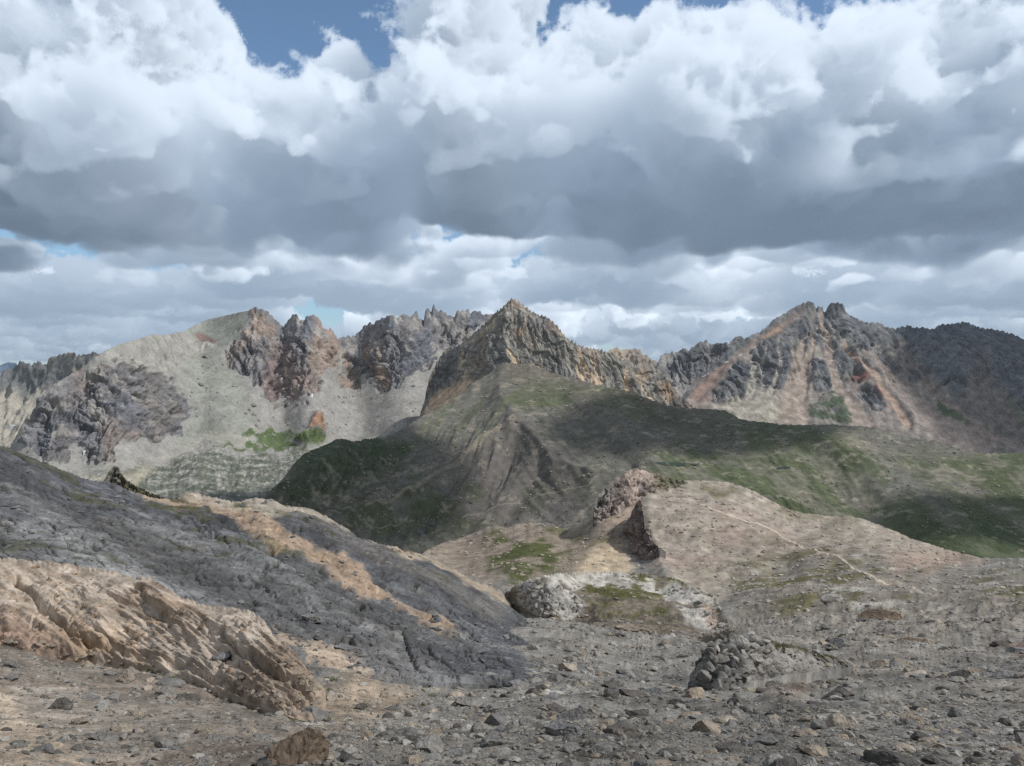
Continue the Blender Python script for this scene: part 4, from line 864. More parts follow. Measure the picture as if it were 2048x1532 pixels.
def slab_joints(U, V, fine=0):
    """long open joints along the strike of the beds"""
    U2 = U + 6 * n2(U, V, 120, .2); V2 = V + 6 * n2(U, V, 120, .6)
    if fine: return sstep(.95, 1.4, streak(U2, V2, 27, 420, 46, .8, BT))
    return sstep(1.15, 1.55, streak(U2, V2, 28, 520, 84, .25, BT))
def disp_s(U, V, P, d):
    o = .3 * n3(P, 40, 1, .3) * sstep(12, 50, d) + .02 * n3(P, 9, 1, .6, BT)
    # beds striking down towards the gully, broken into blocks
    b = (P[..., 0] + P[..., 1]) * .7071 + .6 * n3(P, 16, 1, .5) + P[..., 2] * .8
    saw = b / 1.5 - np.floor(b / 1.5); o = o + .09 * (1 - saw) * sstep(0, .10, saw)
    rough = .35 + .65 * sstep(-.4, .5, n3(P, 14, 1, .15)); am = np.clip(d / 26, .4, 1.3)
    e, cid = slab_blocks(P, 2.3, .7, 3.1); o = o + am * (.06 * (cid - .5) - .09 * sstep(.08, .0, e))
    e, cid = slab_blocks(P, .75, .3, 7.7); o = o + am * rough * (.03 * (cid - .5) - .04 * sstep(.12, .0, e))
    o = o - am * (.26 * slab_joints(U, V) + .10 * slab_joints(U, V, 1))
    for p, a_, w in (([(600, 1050), (680, 1090), (760, 1140), (860, 1210)], 1.5, 30), ([(250, 1005), (420, 1075), (560, 1160), (760, 1280)], 1.1, 34)):
        dl, _ = line_dist(p, U, V); o = o + a_ * np.exp(-dl / w) * d / 90
    for p in (T_BAND, P_BAND, P2_BAND): o = o + mask(p, U, V, 3, 3) * (.10 + .03 * n3(P, 4, 1, .2, BT)) * np.clip(d / 25, .3, 1.5)
    e2, _ = line_dist([(800, 1275), (815, 1300), (826, 1325), (836, 1345), (850, 1355)], U, V); o = o - .18 * np.exp(-(e2 / 3) ** 2)
    return o
def col_s(U, V, P, d, s):
    k = KS
    c = flat(U, lin(84, 85, 87, k)); w = n3(P, 18, 1, .25) + .5 * n3(P, 4, 1, .7)
    c = mix(c, lin(98, 98, 97, k), sstep(0, 1, w) * .8); c = mix(c, lin(70, 71, 74, k), sstep(0, -1, w) * .8)
    _, cid = slab_blocks(P, .75, .3, 7.7); c = c * (.84 + .32 * cid)[..., None]
    e, cid = slab_blocks(P, 2.3, .7, 3.1); c = c * (.84 + .30 * cid)[..., None]
    c = mix(c, lin(116, 113, 108, k), sstep(.6, 1.3, streak(U, V, 27, 520, 40, .3)) * .6); c = c * (1 + .20 * streak(U, V, 27, 1300, 120, .9))[..., None]
    e2_, _ = slab_blocks(P, .75, .3, 7.7); c = mix(c, lin(52, 50, 46, k), np.clip(slab_joints(U, V) + .75 * slab_joints(U, V, 1) + .6 * sstep(.10, .02, e) + .35 * sstep(.10, .02, e2_), 0, 1) * .9)   # joint shade put into the colour as a dark soil tone
    c = mix(c, lin(118, 112, 106, k), mask([(560, 1050), (660, 1050), (760, 1110), (900, 1170), (1020, 1230), (1000, 1250), (820, 1170), (640, 1110)], U, V, 10, 8) * .35)
    c = mix(c, lin(110, 106, 102, k), mask([(560, 1290), (760, 1290), (860, 1330), (900, 1366), (700, 1385), (560, 1340)], U, V, 10, 8) * .5)
    tb = mask(T_BAND, U, V, 3, 8, 90)
    c = mix(c, lin(160, 140, 120, .95), tb * .9); c = mix(c, lin(138, 122, 106, .95), tb * sstep(.1, 1, n3(P, 6, 1, .4)) * .6)
    c = mix(c, lin(156, 140, 122, k), mask([(540, 1262), (596, 1284), (660, 1308), (720, 1340), (745, 1368), (700, 1372), (640, 1340), (560, 1310)], U, V, 5, 8, 60) * .85)
    pb = mask(P_BAND, U, V, 3, 5, 90); c = mix(c, lin(162, 152, 138, .95), pb * .9)
    pb = mask(P2_BAND, U, V, 3, 6, 90); c = mix(c, lin(160, 146, 128, .95), pb * .85)
    moss = sstep(1.1, 1.6, n3(P, 5, 1, .55) + .5 * n3(P, 1.5, 1, .1)) * sstep(1180, 1100, V) * .6
    for p in ([(255, 1030), (330, 1010), (400, 1030), (440, 1060), (400, 1060), (330, 1045)], [(440, 1024), (490, 1022), (540, 1040), (500, 1036), (455, 1036)], [(760, 1098), (800, 1100), (830, 1116), (800, 1118)], [(130, 985), (190, 990), (200, 1010), (150, 1005)], [(840, 1148), (880, 1155), (900, 1170), (860, 1166)]):
        moss = np.maximum(moss, mask(p, U, V, 4, 7, 60) * .85 * sstep(-.9, .3, n3(P, 3, 1, .9)))
    c = mix(c, lin(66, 66, 44, k), moss)
    return c * (1 + .10 * n3(P, 1.2, 1, .3) + .08 * WT_at(U, V))[..., None]
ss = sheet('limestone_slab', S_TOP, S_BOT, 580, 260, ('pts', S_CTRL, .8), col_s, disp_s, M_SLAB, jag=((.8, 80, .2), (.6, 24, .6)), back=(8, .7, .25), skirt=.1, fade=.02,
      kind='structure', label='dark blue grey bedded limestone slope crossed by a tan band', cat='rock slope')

# ------------------------------------------------ tan outcrop at the lower left
T_TOP = [(-420, 1090), (-150, 1106), (0, 1116), (64, 1122), (128, 1127), (170, 1135), (230, 1144), (264, 1156), (298, 1157), (323, 1173), (362, 1196), (396, 1210), (442, 1217), (489, 1220), (519, 1233), (536, 1258), (549, 1276), (572, 1288), (596, 1312), (620, 1346), (642, 1384)]
T_BOT = [(-420, 1300), (0, 1312), (60, 1328), (183, 1340), (221, 1337), (298, 1354), (383, 1371), (468, 1400), (532, 1418), (596, 1440), (613, 1443), (642, 1434)]
T_CTRL = [(-420, 1300, 8.6), (-420, 1100, 11), (0, 1312, 9.2), (0, 1200, 10.4), (0, 1118, 11.6), (170, 1336, 9.0), (170, 1230, 10.2), (170, 1138, 11.4), (330, 1362, 8.2), (330, 1260, 9.3), (330, 1176, 10.4), (470, 1400, 7.0), (470, 1300, 8.2), (470, 1222, 9.2), (600, 1438, 5.7), (600, 1350, 6.9), (600, 1300, 7.7), (642, 1384, 6.5), (642, 1434, 5.8)]
BUMPS = [([(47, 1203), (102, 1174), (170, 1186), (215, 1230), (240, 1268), (217, 1314), (162, 1306), (106, 1272)], .15, 8), ([(272, 1161), (315, 1178), (404, 1242), (421, 1263), (340, 1254), (298, 1212)], .10, 8), ([(425, 1250), (489, 1263), (553, 1305), (596, 1361), (617, 1399), (532, 1352), (489, 1323), (451, 1284)], .08, 9), ([(0, 1215), (60, 1240), (120, 1290), (175, 1330), (60, 1320), (0, 1290)], .1, 9), ([(215, 1300), (330, 1310), (420, 1350), (330, 1345)], .07, 9)]
def disp_t(U, V, P, d):
    o = .04 * n3(P, 9, 1, .4) + .022 * streak(U, V, 33, 520, 130, .35, BT) + .006 * streak(U, V, 30, 160, 40, .8, BT)
    q_ = slab_blocks(P, 1.9, .8, 4.4); o = o + .03 * (q_[1] - .5) - .035 * sstep(.06, 0, q_[0]); q_ = slab_blocks(P, .6, .3, 2.4); o = o + .008 * (q_[1] - .5) - .010 * sstep(.1, 0, q_[0])
    for p, a, b in BUMPS: o = o + a * mask(p, U, V, b, 3) ** .8
    for p, a, w in (([(30, 1165), (70, 1225), (110, 1272), (165, 1308), (225, 1318)], .11, 5), ([(64, 1128), (110, 1140), (170, 1142), (232, 1152)], .06, 4), ([(450, 1284), (490, 1326), (540, 1356), (600, 1388), (622, 1404)], .11, 5), ([(300, 1330), (390, 1352), (480, 1392)], .05, 6), ([(280, 1190), (300, 1222), (345, 1262)], .06, 6), ([(0, 1280), (60, 1305), (120, 1325)], .05, 5)):
        dl, _ = line_dist(p, U + 3 * n2(U, V, 60), V + 3 * n2(U, V, 60, .5)); o = o - a * np.exp(-(dl / w) ** 2)
    return o
def col_t(U, V, P, d, s):
    k = .92
    c = flat(U, lin(168, 155, 140, k)); w = n3(P, 3.4, 1, .2) + .5 * n3(P, 1, 1, .6)
    c = mix(c, lin(146, 130, 114, k), sstep(.1, 1.1, w) * .8); c = mix(c, lin(172, 160, 146, k), sstep(.1, -1, w) * .6)
    c = mix(c, lin(146, 120, 92, k), (mask([(60, 1270), (160, 1290), (260, 1300), (330, 1345), (240, 1330), (150, 1320)], U, V, 12, 8) + mask([(300, 1200), (380, 1230), (420, 1270), (330, 1260)], U, V, 12, 8)) * .55)
    c = mix(c, lin(128, 104, 92, k), mask([(-420, 1230), (0, 1240), (70, 1280), (150, 1330), (-420, 1330)], U, V, 12, 8) * .5)
    c = mix(c, lin(134, 116, 98, k), sstep(.6, 1.3, streak(U, V, 31, 260, 36, .5)) * .5)
    return c * (1 + .10 * n3(P, .5, 1, .3) + .08 * WT_at(U, V))[..., None]
st_ = sheet('rock_outcrop', T_TOP, T_BOT, 380, 150, ('pts', T_CTRL, .8), col_t, disp_t, M_SLAB, jag=((1.5, 120, .2), (.8, 30, .6)), back=(5, .9, .12), skirt=.1, fade=.07,
      label='smooth tan outcrop with rounded bulges below the grey slab', cat='rock outcrop', kind='thing')

# ------------------------------------------------ smaller outcrops
def disp_block(amp, L, dz=1.6):
    def f(U, V, P, d):
        a = P[..., 0] + .3 * L * n3(P, L * 2); b = P[..., 2] * 1.2 + P[..., 1] * .5 + .3 * L * n3(P, L * 2, 1, .5)
        e, cid = cells(a / L, b / (L * .8), 5.5); e2, cid2 = cells(a / (L * .4), b / (L * .35), 9.5)
        return amp * ((cid - .5) * 1.0 - 1.1 * sstep(.16, 0, e) + .4 * (cid2 - .5) - .4 * sstep(.16, 0, e2) + .22 * n3(P, L * 2.5, dz, .2, BT))
    return f
H_TOP = [(985, 1204), (1010, 1186), (1035, 1170), (1070, 1156), (1110, 1147), (1160, 1145), (1200, 1142), (1260, 1145), (1290, 1146), (1330, 1151), (1365, 1164), (1395, 1180), (1430, 1196), (1442, 1215), (1455, 1240), (1466, 1262), (1480, 1280)]
H_BOT = [(985, 1214), (1010, 1220), (1040, 1230), (1090, 1244), (1165, 1262), (1250, 1272), (1350, 1280), (1420, 1286), (1480, 1292)]
H_CTRL = [(1010, 1215, 68), (1010, 1180, 70), (1035, 1222, 62), (1040, 1180, 63.5), (1100, 1240, 57), (1100, 1170, 60), (1165, 1240, 57), (1170, 1205, 60), (1165, 1262, 52), (1250, 1245, 52), (1250, 1272, 47), (1350, 1280, 43), (1350, 1250, 47), (1470, 1292, 38), (1040, 1152, 68), (1200, 1175, 66), (1200, 1143, 76), (1330, 1152, 78), (1330, 1200, 64), (1430, 1198, 62), (1410, 1240, 50), (1466, 1264, 40)]
CRAGL = [(1030, 1170), (1060, 1158), (1110, 1165), (1170, 1205), (1165, 1225), (1130, 1236), (1085, 1232), (1045, 1222), (1030, 1200)]
def h_rock(U, V): return np.clip(mask(CRAGL, U, V, 2, 5, 60) + mask([(1270, 1165), (1340, 1170), (1395, 1185), (1440, 1215), (1466, 1268), (1420, 1270), (1360, 1225), (1300, 1195)], U, V, 3, 6, 60) + mask([(1020, 1160), (1100, 1146), (1230, 1150), (1310, 1158), (1300, 1172), (1200, 1165), (1160, 1180), (1110, 1165), (1050, 1165)], U, V, 3, 8, 50) * .9, 0, 1)
def disp_h(U, V, P, d):
    r = h_rock(U, V) * (.2 + .8 * mask(CRAGL, U, V, 5, 3)); return r * disp_block(.28, 2.0, 2.5)(U, V, P, d) + .2 * n3(P, 12, 1, .3) + (1 - r) * .05 * n3(P, 4, 1, .5, BT)
def col_h(U, V, P, d, s):
    k = .95
    c = flat(U, lin(116, 107, 94, k)); c = mix(c, lin(96, 90, 80, k), sstep(0, 1, n3(P, 5)) * .7)
    gr = mask([(1160, 1150), (1250, 1148), (1340, 1158), (1420, 1195), (1445, 1235), (1400, 1215), (1350, 1205), (1330, 1230), (1270, 1225), (1200, 1215), (1165, 1200)], U, V, 5, 8, 60)
    gr = np.maximum(gr, mask([(1180, 1215), (1260, 1225), (1330, 1245), (1350, 1265), (1270, 1250), (1190, 1240)], U, V, 6, 8, 60) * .8)
    c = mix(c, lin(80, 80, 46, k), gr * sstep(-1, .1, n3(P, 6, 1, .7)) * .9)
    r = h_rock(U, V) * sstep(-.9, -.1, n3(P, 5, 1, .85) + .5 * gr * -1 + .6)
    c = mix(c, lin(172, 168, 160, k), r * .92); c = mix(c, lin(140, 139, 137, k), r * mask(CRAGL, U, V, 6, 6) * .6)
    c = mix(c, lin(170, 146, 126, k), mask([(1400, 1205), (1440, 1222), (1466, 1262), (1430, 1270), (1405, 1240)], U, V, 5, 6, 60) * .7)
    return c * (1 + .12 * n3(P, 1.6, 1, .3) + .07 * WT_at(U, V))[..., None]
sheet('rock_ledge', H_TOP, H_BOT, 300, 120, ('pts', H_CTRL), col_h, disp_h, M_SLAB, jag=((1.5, 60, .2), (.8, 18, .6)), back=(6, .5, .2), skirt=.08, fade=.08, kind='thing',
      label='pale limestone ledge with grassy top rising from the gully floor', cat='rock ledge')
O_TOP = [(1378, 1352), (1390, 1325), (1402, 1308), (1420, 1290), (1450, 1279), (1480, 1273), (1500, 1270), (1540, 1277), (1600, 1295), (1660, 1312), (1705, 1327)]
O_BOT = [(1378, 1380), (1440, 1388), (1500, 1368), (1560, 1352), (1640, 1342), (1705, 1334)]
O_CTRL = [(1380, 1378, 11.3), (1382, 1345, 11.8), (1440, 1385, 10.6), (1440, 1330, 11.2), (1440, 1284, 11.9), (1500, 1365, 12.0), (1500, 1320, 12.5), (1500, 1272, 13.5), (1560, 1350, 13.2), (1580, 1292, 14.8), (1640, 1340, 14.4), (1650, 1312, 15.4), (1705, 1330, 15.4)]
def o_turf(U, V): return np.clip(mask([(1515, 1276), (1560, 1280), (1640, 1305), (1700, 1326), (1660, 1324), (1590, 1306), (1530, 1288)], U, V, 2.5, 3, 60) + mask([(1512, 1286), (1532, 1284), (1545, 1292), (1522, 1296)], U, V, 2, 2, 60), 0, 1)
def disp_o(U, V, P, d):
    o = disp_block(.17, .9, 2.5)(U, V, P, d) * sstep(1620, 1520, U) + disp_block(.05, .6)(U, V, P, d)
    for p, a, w in (([(1500, 1275), (1495, 1310), (1478, 1345)], .22, 6), ([(1440, 1290), (1432, 1330), (1420, 1370)], .22, 6)):
        dl, _ = line_dist(p, U, V); o = o - a * np.exp(-(dl / w) ** 2)
    return o + .05 * o_turf(U, V)
def col_o(U, V, P, d, s):
    c = flat(U, lin(136, 133, 128, .95)); c = mix(c, lin(108, 106, 103, .95), sstep(-.2, .9, n3(P, 1.6, 1.5, .2)) * .8)
    c = mix(c, lin(150, 146, 140, .95), mask([(1505, 1275), (1560, 1292), (1640, 1318), (1620, 1334), (1560, 1335), (1520, 1310)], U, V, 5, 6, 60) * .85)
    c = mix(c, lin(62, 62, 38, .95), o_turf(U, V) * .95); c = mix(c, lin(66, 66, 46, .95), mask([(1385, 1300), (1420, 1284), (1440, 1290), (1410, 1320), (1385, 1340)], U, V, 6, 8, 60) * .5)
    return c * (1 + .12 * n3(P, .4, 1, .3) + .07 * WT_at(U, V))[..., None]
sheet('rock_outcrop', O_TOP, O_BOT, 240, 110, ('pts', O_CTRL), col_o, disp_o, M_SLAB, jag=((1.6, 60, .2), (.8, 16, .6)), back=(5, .6, .14), skirt=.1, fade=.06, kind='thing',
      label='cleft grey limestone outcrop with turf strips along its sloping back', cat='rock outcrop')
# pinnacle behind the slab
sheet('rock_pinnacle', [(196, 985), (204, 965), (208, 956), (217, 942), (225, 933), (232, 932), (238, 935), (242, 946), (255, 961), (272, 971), (294, 982), (328, 995), (345, 1006)], [(196, 1000), (260, 1010), (345, 1020)], 120, 60,
      ('slope', [(196, 150), (345, 150)], lambda U, V: U * 0 + 1.5), lambda U, V, P, d, s: mix(mix(flat(U, lin(140, 129, 118, .95)), lin(104, 99, 92, .95), sstep(-.2, .8, n3(P, 8, 1.5))), lin(78, 80, 50, .95), mask([(235, 960), (262, 968), (310, 992), (300, 1005), (250, 985)], U, V, 5, 6, 60) * .8) * (1 + .15 * n3(P, 2))[..., None],
      disp_block(.9, 3.0, 2.4), M_SLAB, jag=((1.2, 30, .2), (.7, 10, .6)), back=(5, 1.0, .1), kind='thing', label='small brown rock pinnacle poking up behind the grey slab', cat='rock pinnacle')
# crag on top of the knoll and the dark cliff on its flank
sheet('rock_crag', [(1188, 1010), (1200, 984), (1225, 962), (1245, 948), (1262, 939), (1276, 938), (1291, 940), (1303, 946), (1336, 952), (1370, 962), (1384, 970)], [(1188, 1052), (1225, 1040), (1262, 1010), (1300, 990), (1384, 976)], 170, 70,
      ('pts', [(1190, 1050, 268), (1200, 990, 276), (1245, 1025, 272), (1250, 950, 286), (1290, 995, 282), (1290, 942, 294), (1340, 984, 290), (1336, 954, 300), (1384, 973, 298)]),
      lambda U, V, P, d, s: mix(mix(mix(flat(U, lin(156, 142, 132, .95)), lin(112, 104, 100, .95), sstep(-.1, .8, n3(P, 16, 1.5))), lin(90, 94, 64, .9), mask([(1300, 948), (1340, 955), (1380, 968), (1340, 980), (1305, 972)], U, V, 4, 6, 60) * .7), lin(120, 116, 112, .95), sstep(1245, 1215, U) * .6) * (1 + .15 * n3(P, 4))[..., None],
      disp_block(1.7, 5.5, 2.2), M_SLAB, jag=((1.3, 40, .2), (.8, 12, .6)), back=(5, .6, .12), kind='thing', label='broken pink and grey crag capping the end of the knoll', cat='crag')
sheet('rock_cliff', [(1222, 1108), (1232, 1085), (1245, 1058), (1258, 1035), (1268, 1012), (1280, 1000), (1288, 1035), (1290, 1062), (1302, 1082), (1318, 1096)], [(1222, 1120), (1245, 1138), (1262, 1142), (1285, 1130), (1318, 1104)], 120, 110,
      ('pts', [(1222, 1110, 262), (1222, 1120, 261), (1245, 1138, 244), (1245, 1060, 258), (1262, 1142, 236), (1275, 1010, 254), (1290, 1065, 240), (1290, 1125, 230), (1318, 1098, 226)]),
      lambda U, V, P, d, s: mix(flat(U, lin(118, 106, 100, .95)), lin(92, 87, 84, .95), sstep(-.1, .9, n3(P, 12, 2))) * (1 + .15 * n3(P, 3))[..., None],
      disp_block(1.5, 4.5, 3.0), M_SLAB, jag=((1.2, 30, .2),), back=(4, .3, .03), kind='thing', label='dark reddish cliff on the shaded flank of the knoll', cat='cliff')

# where each unseen cloud added overhead throws its shadow: centre x, y, z, its height, radii
SHADE_CLOUDS = [(-340, 1400, -120, 1300, 330, 340, 130), (2300, 3150, 100, 2000, 760, 800, 260), (430, 1760, -50, 1400, 330, 190, 110), (900, 1180, -210, 1200, 250, 130, 90)]
HAZE = 1.4e-5

# ================================================================== loose things on the ground
rng = np.random.default_rng(42)
def ico(sub):
    t = (1 + 5 ** .5) / 2
    v = [(-1, t, 0), (1, t, 0), (-1, -t, 0), (1, -t, 0), (0, -1, t), (0, 1, t), (0, -1, -t), (0, 1, -t), (t, 0, -1), (t, 0, 1), (-t, 0, -1), (-t, 0, 1)]
    f = [(0, 11, 5), (0, 5, 1), (0, 1, 7), (0, 7, 10), (0, 10, 11), (1, 5, 9), (5, 11, 4), (11, 10, 2), (10, 7, 6), (7, 1, 8), (3, 9, 4), (3, 4, 2), (3, 2, 6), (3, 6, 8), (3, 8, 9), (4, 9, 5), (2, 4, 11), (6, 2, 10), (8, 6, 7), (9, 8, 1)]
    v = [np.array(p) / np.linalg.norm(p) for p in v]
    for _ in range(sub):
        mid = {}; nf = []
        def m(a, b):
            k = (min(a, b), max(a, b))
            if k not in mid:
                q = v[a] + v[b]; v.append(q / np.linalg.norm(q)); mid[k] = len(v) - 1
            return mid[k]
        for a, b, c in f:
            ab, bc, ca = m(a, b), m(b, c), m(c, a); nf += [(a, ab, ca), (b, bc, ab), (c, ca, bc), (ab, bc, ca)]
        f = nf
    return np.array(v), np.array(f)
def stone_shape(sub, seed, planes=9):
    """an angular broken stone: a ball cut flat by random planes, about 1 across"""
    r = np.random.default_rng(seed); v, f = ico(sub); v = v.copy()
    for _ in range(planes):
        n = r.standard_normal(3); n /= np.linalg.norm(n); c = r.uniform(.45, .8)
        s = v @ n; k = s > c; v[k] -= (s[k] - c)[:, None] * n
    v += r.normal(0, .02, v.shape)
    v *= np.array([1.0, r.uniform(.65, .95), r.uniform(.38, .7)]); v /= (v[:, 0].max() - v[:, 0].min())
    return v, f
def stone_mat(name, cols, moss=None):
    m = bpy.data.materials.new(name); m.use_nodes = True; t = m.node_tree; b = t.nodes['Principled BSDF']
    oi = t.nodes.new('ShaderNodeObjectInfo'); cr = t.nodes.new('ShaderNodeValToRGB'); cr.color_ramp.interpolation = 'LINEAR'
    el = cr.color_ramp.elements
    while len(el) < len(cols): el.new(.5)
    for i, c in enumerate(cols): el[i].position = i / max(1, len(cols) - 1); el[i].color = (*c, 1)
    t.links.new(oi.outputs['Random'], cr.inputs[0]); col = cr.outputs[0]
    tcn = t.nodes.new('ShaderNodeTexCoord')
    for s, lo, hi in ((2.2, .68, 1.3), (11, .8, 1.22)):
        nz = t.nodes.new('ShaderNodeTexNoise'); nz.inputs['Scale'].default_value = s; nz.inputs['Detail'].default_value = 5; t.links.new(tcn.outputs['Object'], nz.inputs['Vector'])
        r = t.nodes.new('ShaderNodeMapRange'); r.inputs[1].default_value = .3; r.inputs[2].default_value = .7; r.inputs[3].default_value = lo; r.inputs[4].default_value = hi; t.links.new(nz.outputs[0], r.inputs[0])
        mx = t.nodes.new('ShaderNodeMix'); mx.data_type = 'RGBA'; mx.blend_type = 'MULTIPLY'; mx.inputs[0].default_value = 1; t.links.new(col, mx.inputs[6]); t.links.new(r.outputs[0], mx.inputs[7]); col = mx.outputs[2]
    t.links.new(col, b.inputs['Base Color']); b.inputs['Roughness'].default_value = .9; b.inputs['Specular IOR Level'].default_value = .2
    nz = t.nodes.new('ShaderNodeTexNoise'); nz.inputs['Scale'].default_value = 9; nz.inputs['Detail'].default_value = 6; t.links.new(tcn.outputs['Object'], nz.inputs['Vector'])
    bp = t.nodes.new('ShaderNodeBump'); bp.inputs['Strength'].default_value = .6; bp.inputs['Distance'].default_value = .05; t.links.new(nz.outputs[0], bp.inputs['Height']); t.links.new(bp.outputs[0], b.inputs['Normal'])
    return m
SM = {'grey': stone_mat('grey_stone', [lin(96, 95, 93, KS), lin(116, 113, 108, KS), lin(102, 102, 102, KS)]), 'dark': stone_mat('dark_stone', [lin(72, 70, 67, KS), lin(86, 82, 77, KS)]),
      'beige': stone_mat('beige_stone', [lin(134, 124, 111, KS), lin(122, 112, 99, KS), lin(142, 133, 122, KS)]), 'pale': stone_mat('pale_stone', [lin(138, 136, 132, .95), lin(150, 146, 138, .95)]), 'rust': stone_mat('rusty_stone', [lin(88, 78, 68, KS), lin(98, 84, 70, KS)]),
      'boulder': stone_mat('scree_boulder', [lin(112, 112, 112, KL), lin(140, 136, 130, KL)])}
STONE_ME = {}
def stone_mesh(kind, i, sub=2):
    if (kind, i) not in STONE_ME:
        v, f = stone_shape(sub, 100 + i, 10 + i % 4); me = mesh_from('stone', v, None, f, smooth=False); me.materials.append(SM[kind]); STONE_ME[(kind, i)] = me
    return STONE_ME[(kind, i)]
from mathutils import Matrix, Vector, Euler
NEARS = [SHEETS[k] for k in ('stony_ground', 'limestone_slab', 'rock_outcrop', 'rock_ledge', 'rock_outcrop.001')]
def front(u, v):
    """the nearest foreground sheet at each pixel: position, normal, which sheet"""
    u = np.asarray(u, float); v = np.asarray(v, float)
    bd = np.full(u.shape, 1e9); BP = np.zeros(u.shape + (3,)); BN = np.zeros(u.shape + (3,)); w = np.full(u.shape, -1)
    for i, s in enumerate(NEARS):
        fi = np.clip(((u - s.u0) / (s.u1 - s.u0) * (s.nu - 1)).astype(int), 0, s.nu - 1)
        ok = (u > s.u0) & (u < s.u1) & (v > s.top[fi] + 2) & (v < s.bot[fi])
        P, N = at(s, u, v); k = ok & (P[:, 1] < bd)
        bd[k] = P[k, 1]; BP[k] = P[k]; BN[k] = N[k]; w[k] = i
    return BP, BN, w
def tilt(N, yaw):
    z = Vector(N).lerp(Vector((0, 0, 1)), .35).normalized(); return z.to_track_quat('Z', 'Y').to_matrix() @ Matrix.Rotation(yaw, 3, 'Z')
def place(kind, i, u, v, wpx, P, N, label, group=None, name='stone', cat='stone', sink=.17, flatten=1.0, yaw=None, sub=2):
    s = wpx * P[1] / F
    o = link(name, stone_mesh(kind, i, sub), label=label, cat=cat, group=group)
    R = tilt(N, rng.uniform(0, 6.28) if yaw is None else yaw)
    o.matrix_world = Matrix.Translation(Vector(P) + Vector(N) * s * (.26 * flatten - sink)) @ R.to_4x4() @ Matrix.Diagonal((s * 1.08, s * 1.08, s * 1.08 * flatten, 1))
    return o
HERO = [(592, 1526, 112, 'rust', 'big rusty brown boulder half buried in gravel below the tan outcrop'), (1772, 1524, 90, 'dark', 'big dark low boulder sunk in the bottom gravel'), (249, 1369, 42, 'beige', 'rounded beige stone beside the tan outcrop, above a grey block'),
        (221, 1407, 40, 'grey', 'blue grey block on brown gravel below the rounded beige stone'), (453, 1320, 38, 'grey', 'grey tan boulder stranded on the tan outcrop'), (330, 1390, 46, 'grey', 'flat grey stone below the green tuft at the tan outcrop'),
        (1118, 1463, 80, 'grey', 'broad flat grey stone in the middle of the scree'), (1246, 1462, 62, 'dark', 'dark wedge shaped stone next to the broad flat stone'), (1219, 1379, 36, 'dark', 'dark block on the scree below the limestone ledge'),
        (760, 1461, 38, 'pale', 'pale blue grey stone with a smooth face on the scree'), (981, 1486, 50, 'grey', 'pointed grey stone on the near scree'), (1953, 1351, 42, 'beige', 'brownish upright block on the scree slope'), (1925, 1380, 38, 'dark', 'dark block just below the brownish upright block'),
        (1668, 1204, 40, 'pale', 'white limestone block on the grassy flank below the path'), (1693, 1272, 34, 'pale', 'pale limestone lump on the gravel flat under the knoll'), (328, 1495, 42, 'grey', 'dark grey stone on reddish brown gravel'),
        (1341, 1507, 44, 'dark', 'dark flat stone on the nearest scree'), (1523, 1380, 24, 'dark', 'small dark cube shaped stone beside the smooth pink slab'), (1515, 1401, 30, 'grey', 'grey block leaning under the smooth pink slab'), (274, 1433, 34, 'beige', 'pale beige stone on brown gravel below the blue grey block')]
hu = np.array([h[0] for h in HERO], float); hv = np.array([h[1] for h in HERO], float); HP, HN, hw = front(hu, hv)
for i, (u, v, w, k, lab) in enumerate(HERO): place(k, i % 12, u, v, w, HP[i], HN[i], lab, name='boulder' if w > 60 else 'stone', cat='boulder' if w > 60 else 'stone', sub=3 if w > 60 else 2)
# rough mounds of rock standing out of the flat
for i, (u, v, w, k, lab, fl) in enumerate([(1771, 1258, 74, 'rust', 'low brown mossy rock mound on the gravel flat', .5), (1836, 1286, 66, 'rust', 'rough dark brown rock mound beside the mossy one', .7), (1800, 1318, 48, 'beige', 'ribbed tan rock stump on the gravel flat', .9), (1255, 1268, 74, 'beige', 'ribbed brown rock mound at the foot of the limestone ledge', .8)]):
    P, N = front([u], [v])[:2]; place(k, 3 + i, u, v, w, P[0], N[0], lab, name='rock_mound', cat='rock', flatten=fl * 1.3, sub=3)
# random stones: sizes fall off as on a natural scree, so far ones are as many pixels wide as near ones are few
def dens(u, v, w):
    d = np.where(v > 1240, 1.0, .30) * np.where(w == 0, 1.0, np.where(w == 1, .35, np.where(w == 2, .1, .45)))
    br = mask(BROWN, u, v, 20, 10); d = d * (1 - .55 * br)
    d = np.where((w == 0) & (v < 1120), d * 1.1, d)
    return np.where((w == 0) & (v > 1125) & (v < 1262) & (u > 1440), .62, d)
n = 56000
u = rng.uniform(-60, 2110, n); v = 975 + (1600 - 975) * rng.random(n) ** .8
pw = 4.2 * (1 - rng.random(n) * (1 - (4.2 / 64.) ** 2.05)) ** (-1 / 2.05)         # pixel widths, power law
ns_ = 6000; u[:ns_] = rng.uniform(-60, 1040, ns_); v[:ns_] = rng.uniform(890, 1372, ns_); pw[:ns_] = np.minimum(pw[:ns_] * 1.15, 30)
P, N, w = front(u, v); w[:ns_] = np.where(w[:ns_] == 1, 1, -1)
keep = (w >= 0) & (rng.random(n) < dens(u, v, w) * .95)
size = pw * P[:, 1] / F
lim = np.where(P[:, 1] < 60, .75, 1.6); keep &= (size < lim) & (pw < np.where(v < 1240, 16, np.where(w == 2, 16, 64)))
u, v, pw, P, N, w, size = (a[keep] for a in (u, v, pw, P, N, w, size))
order = np.argsort(-pw); big = order[:260]; rest = order[260:]
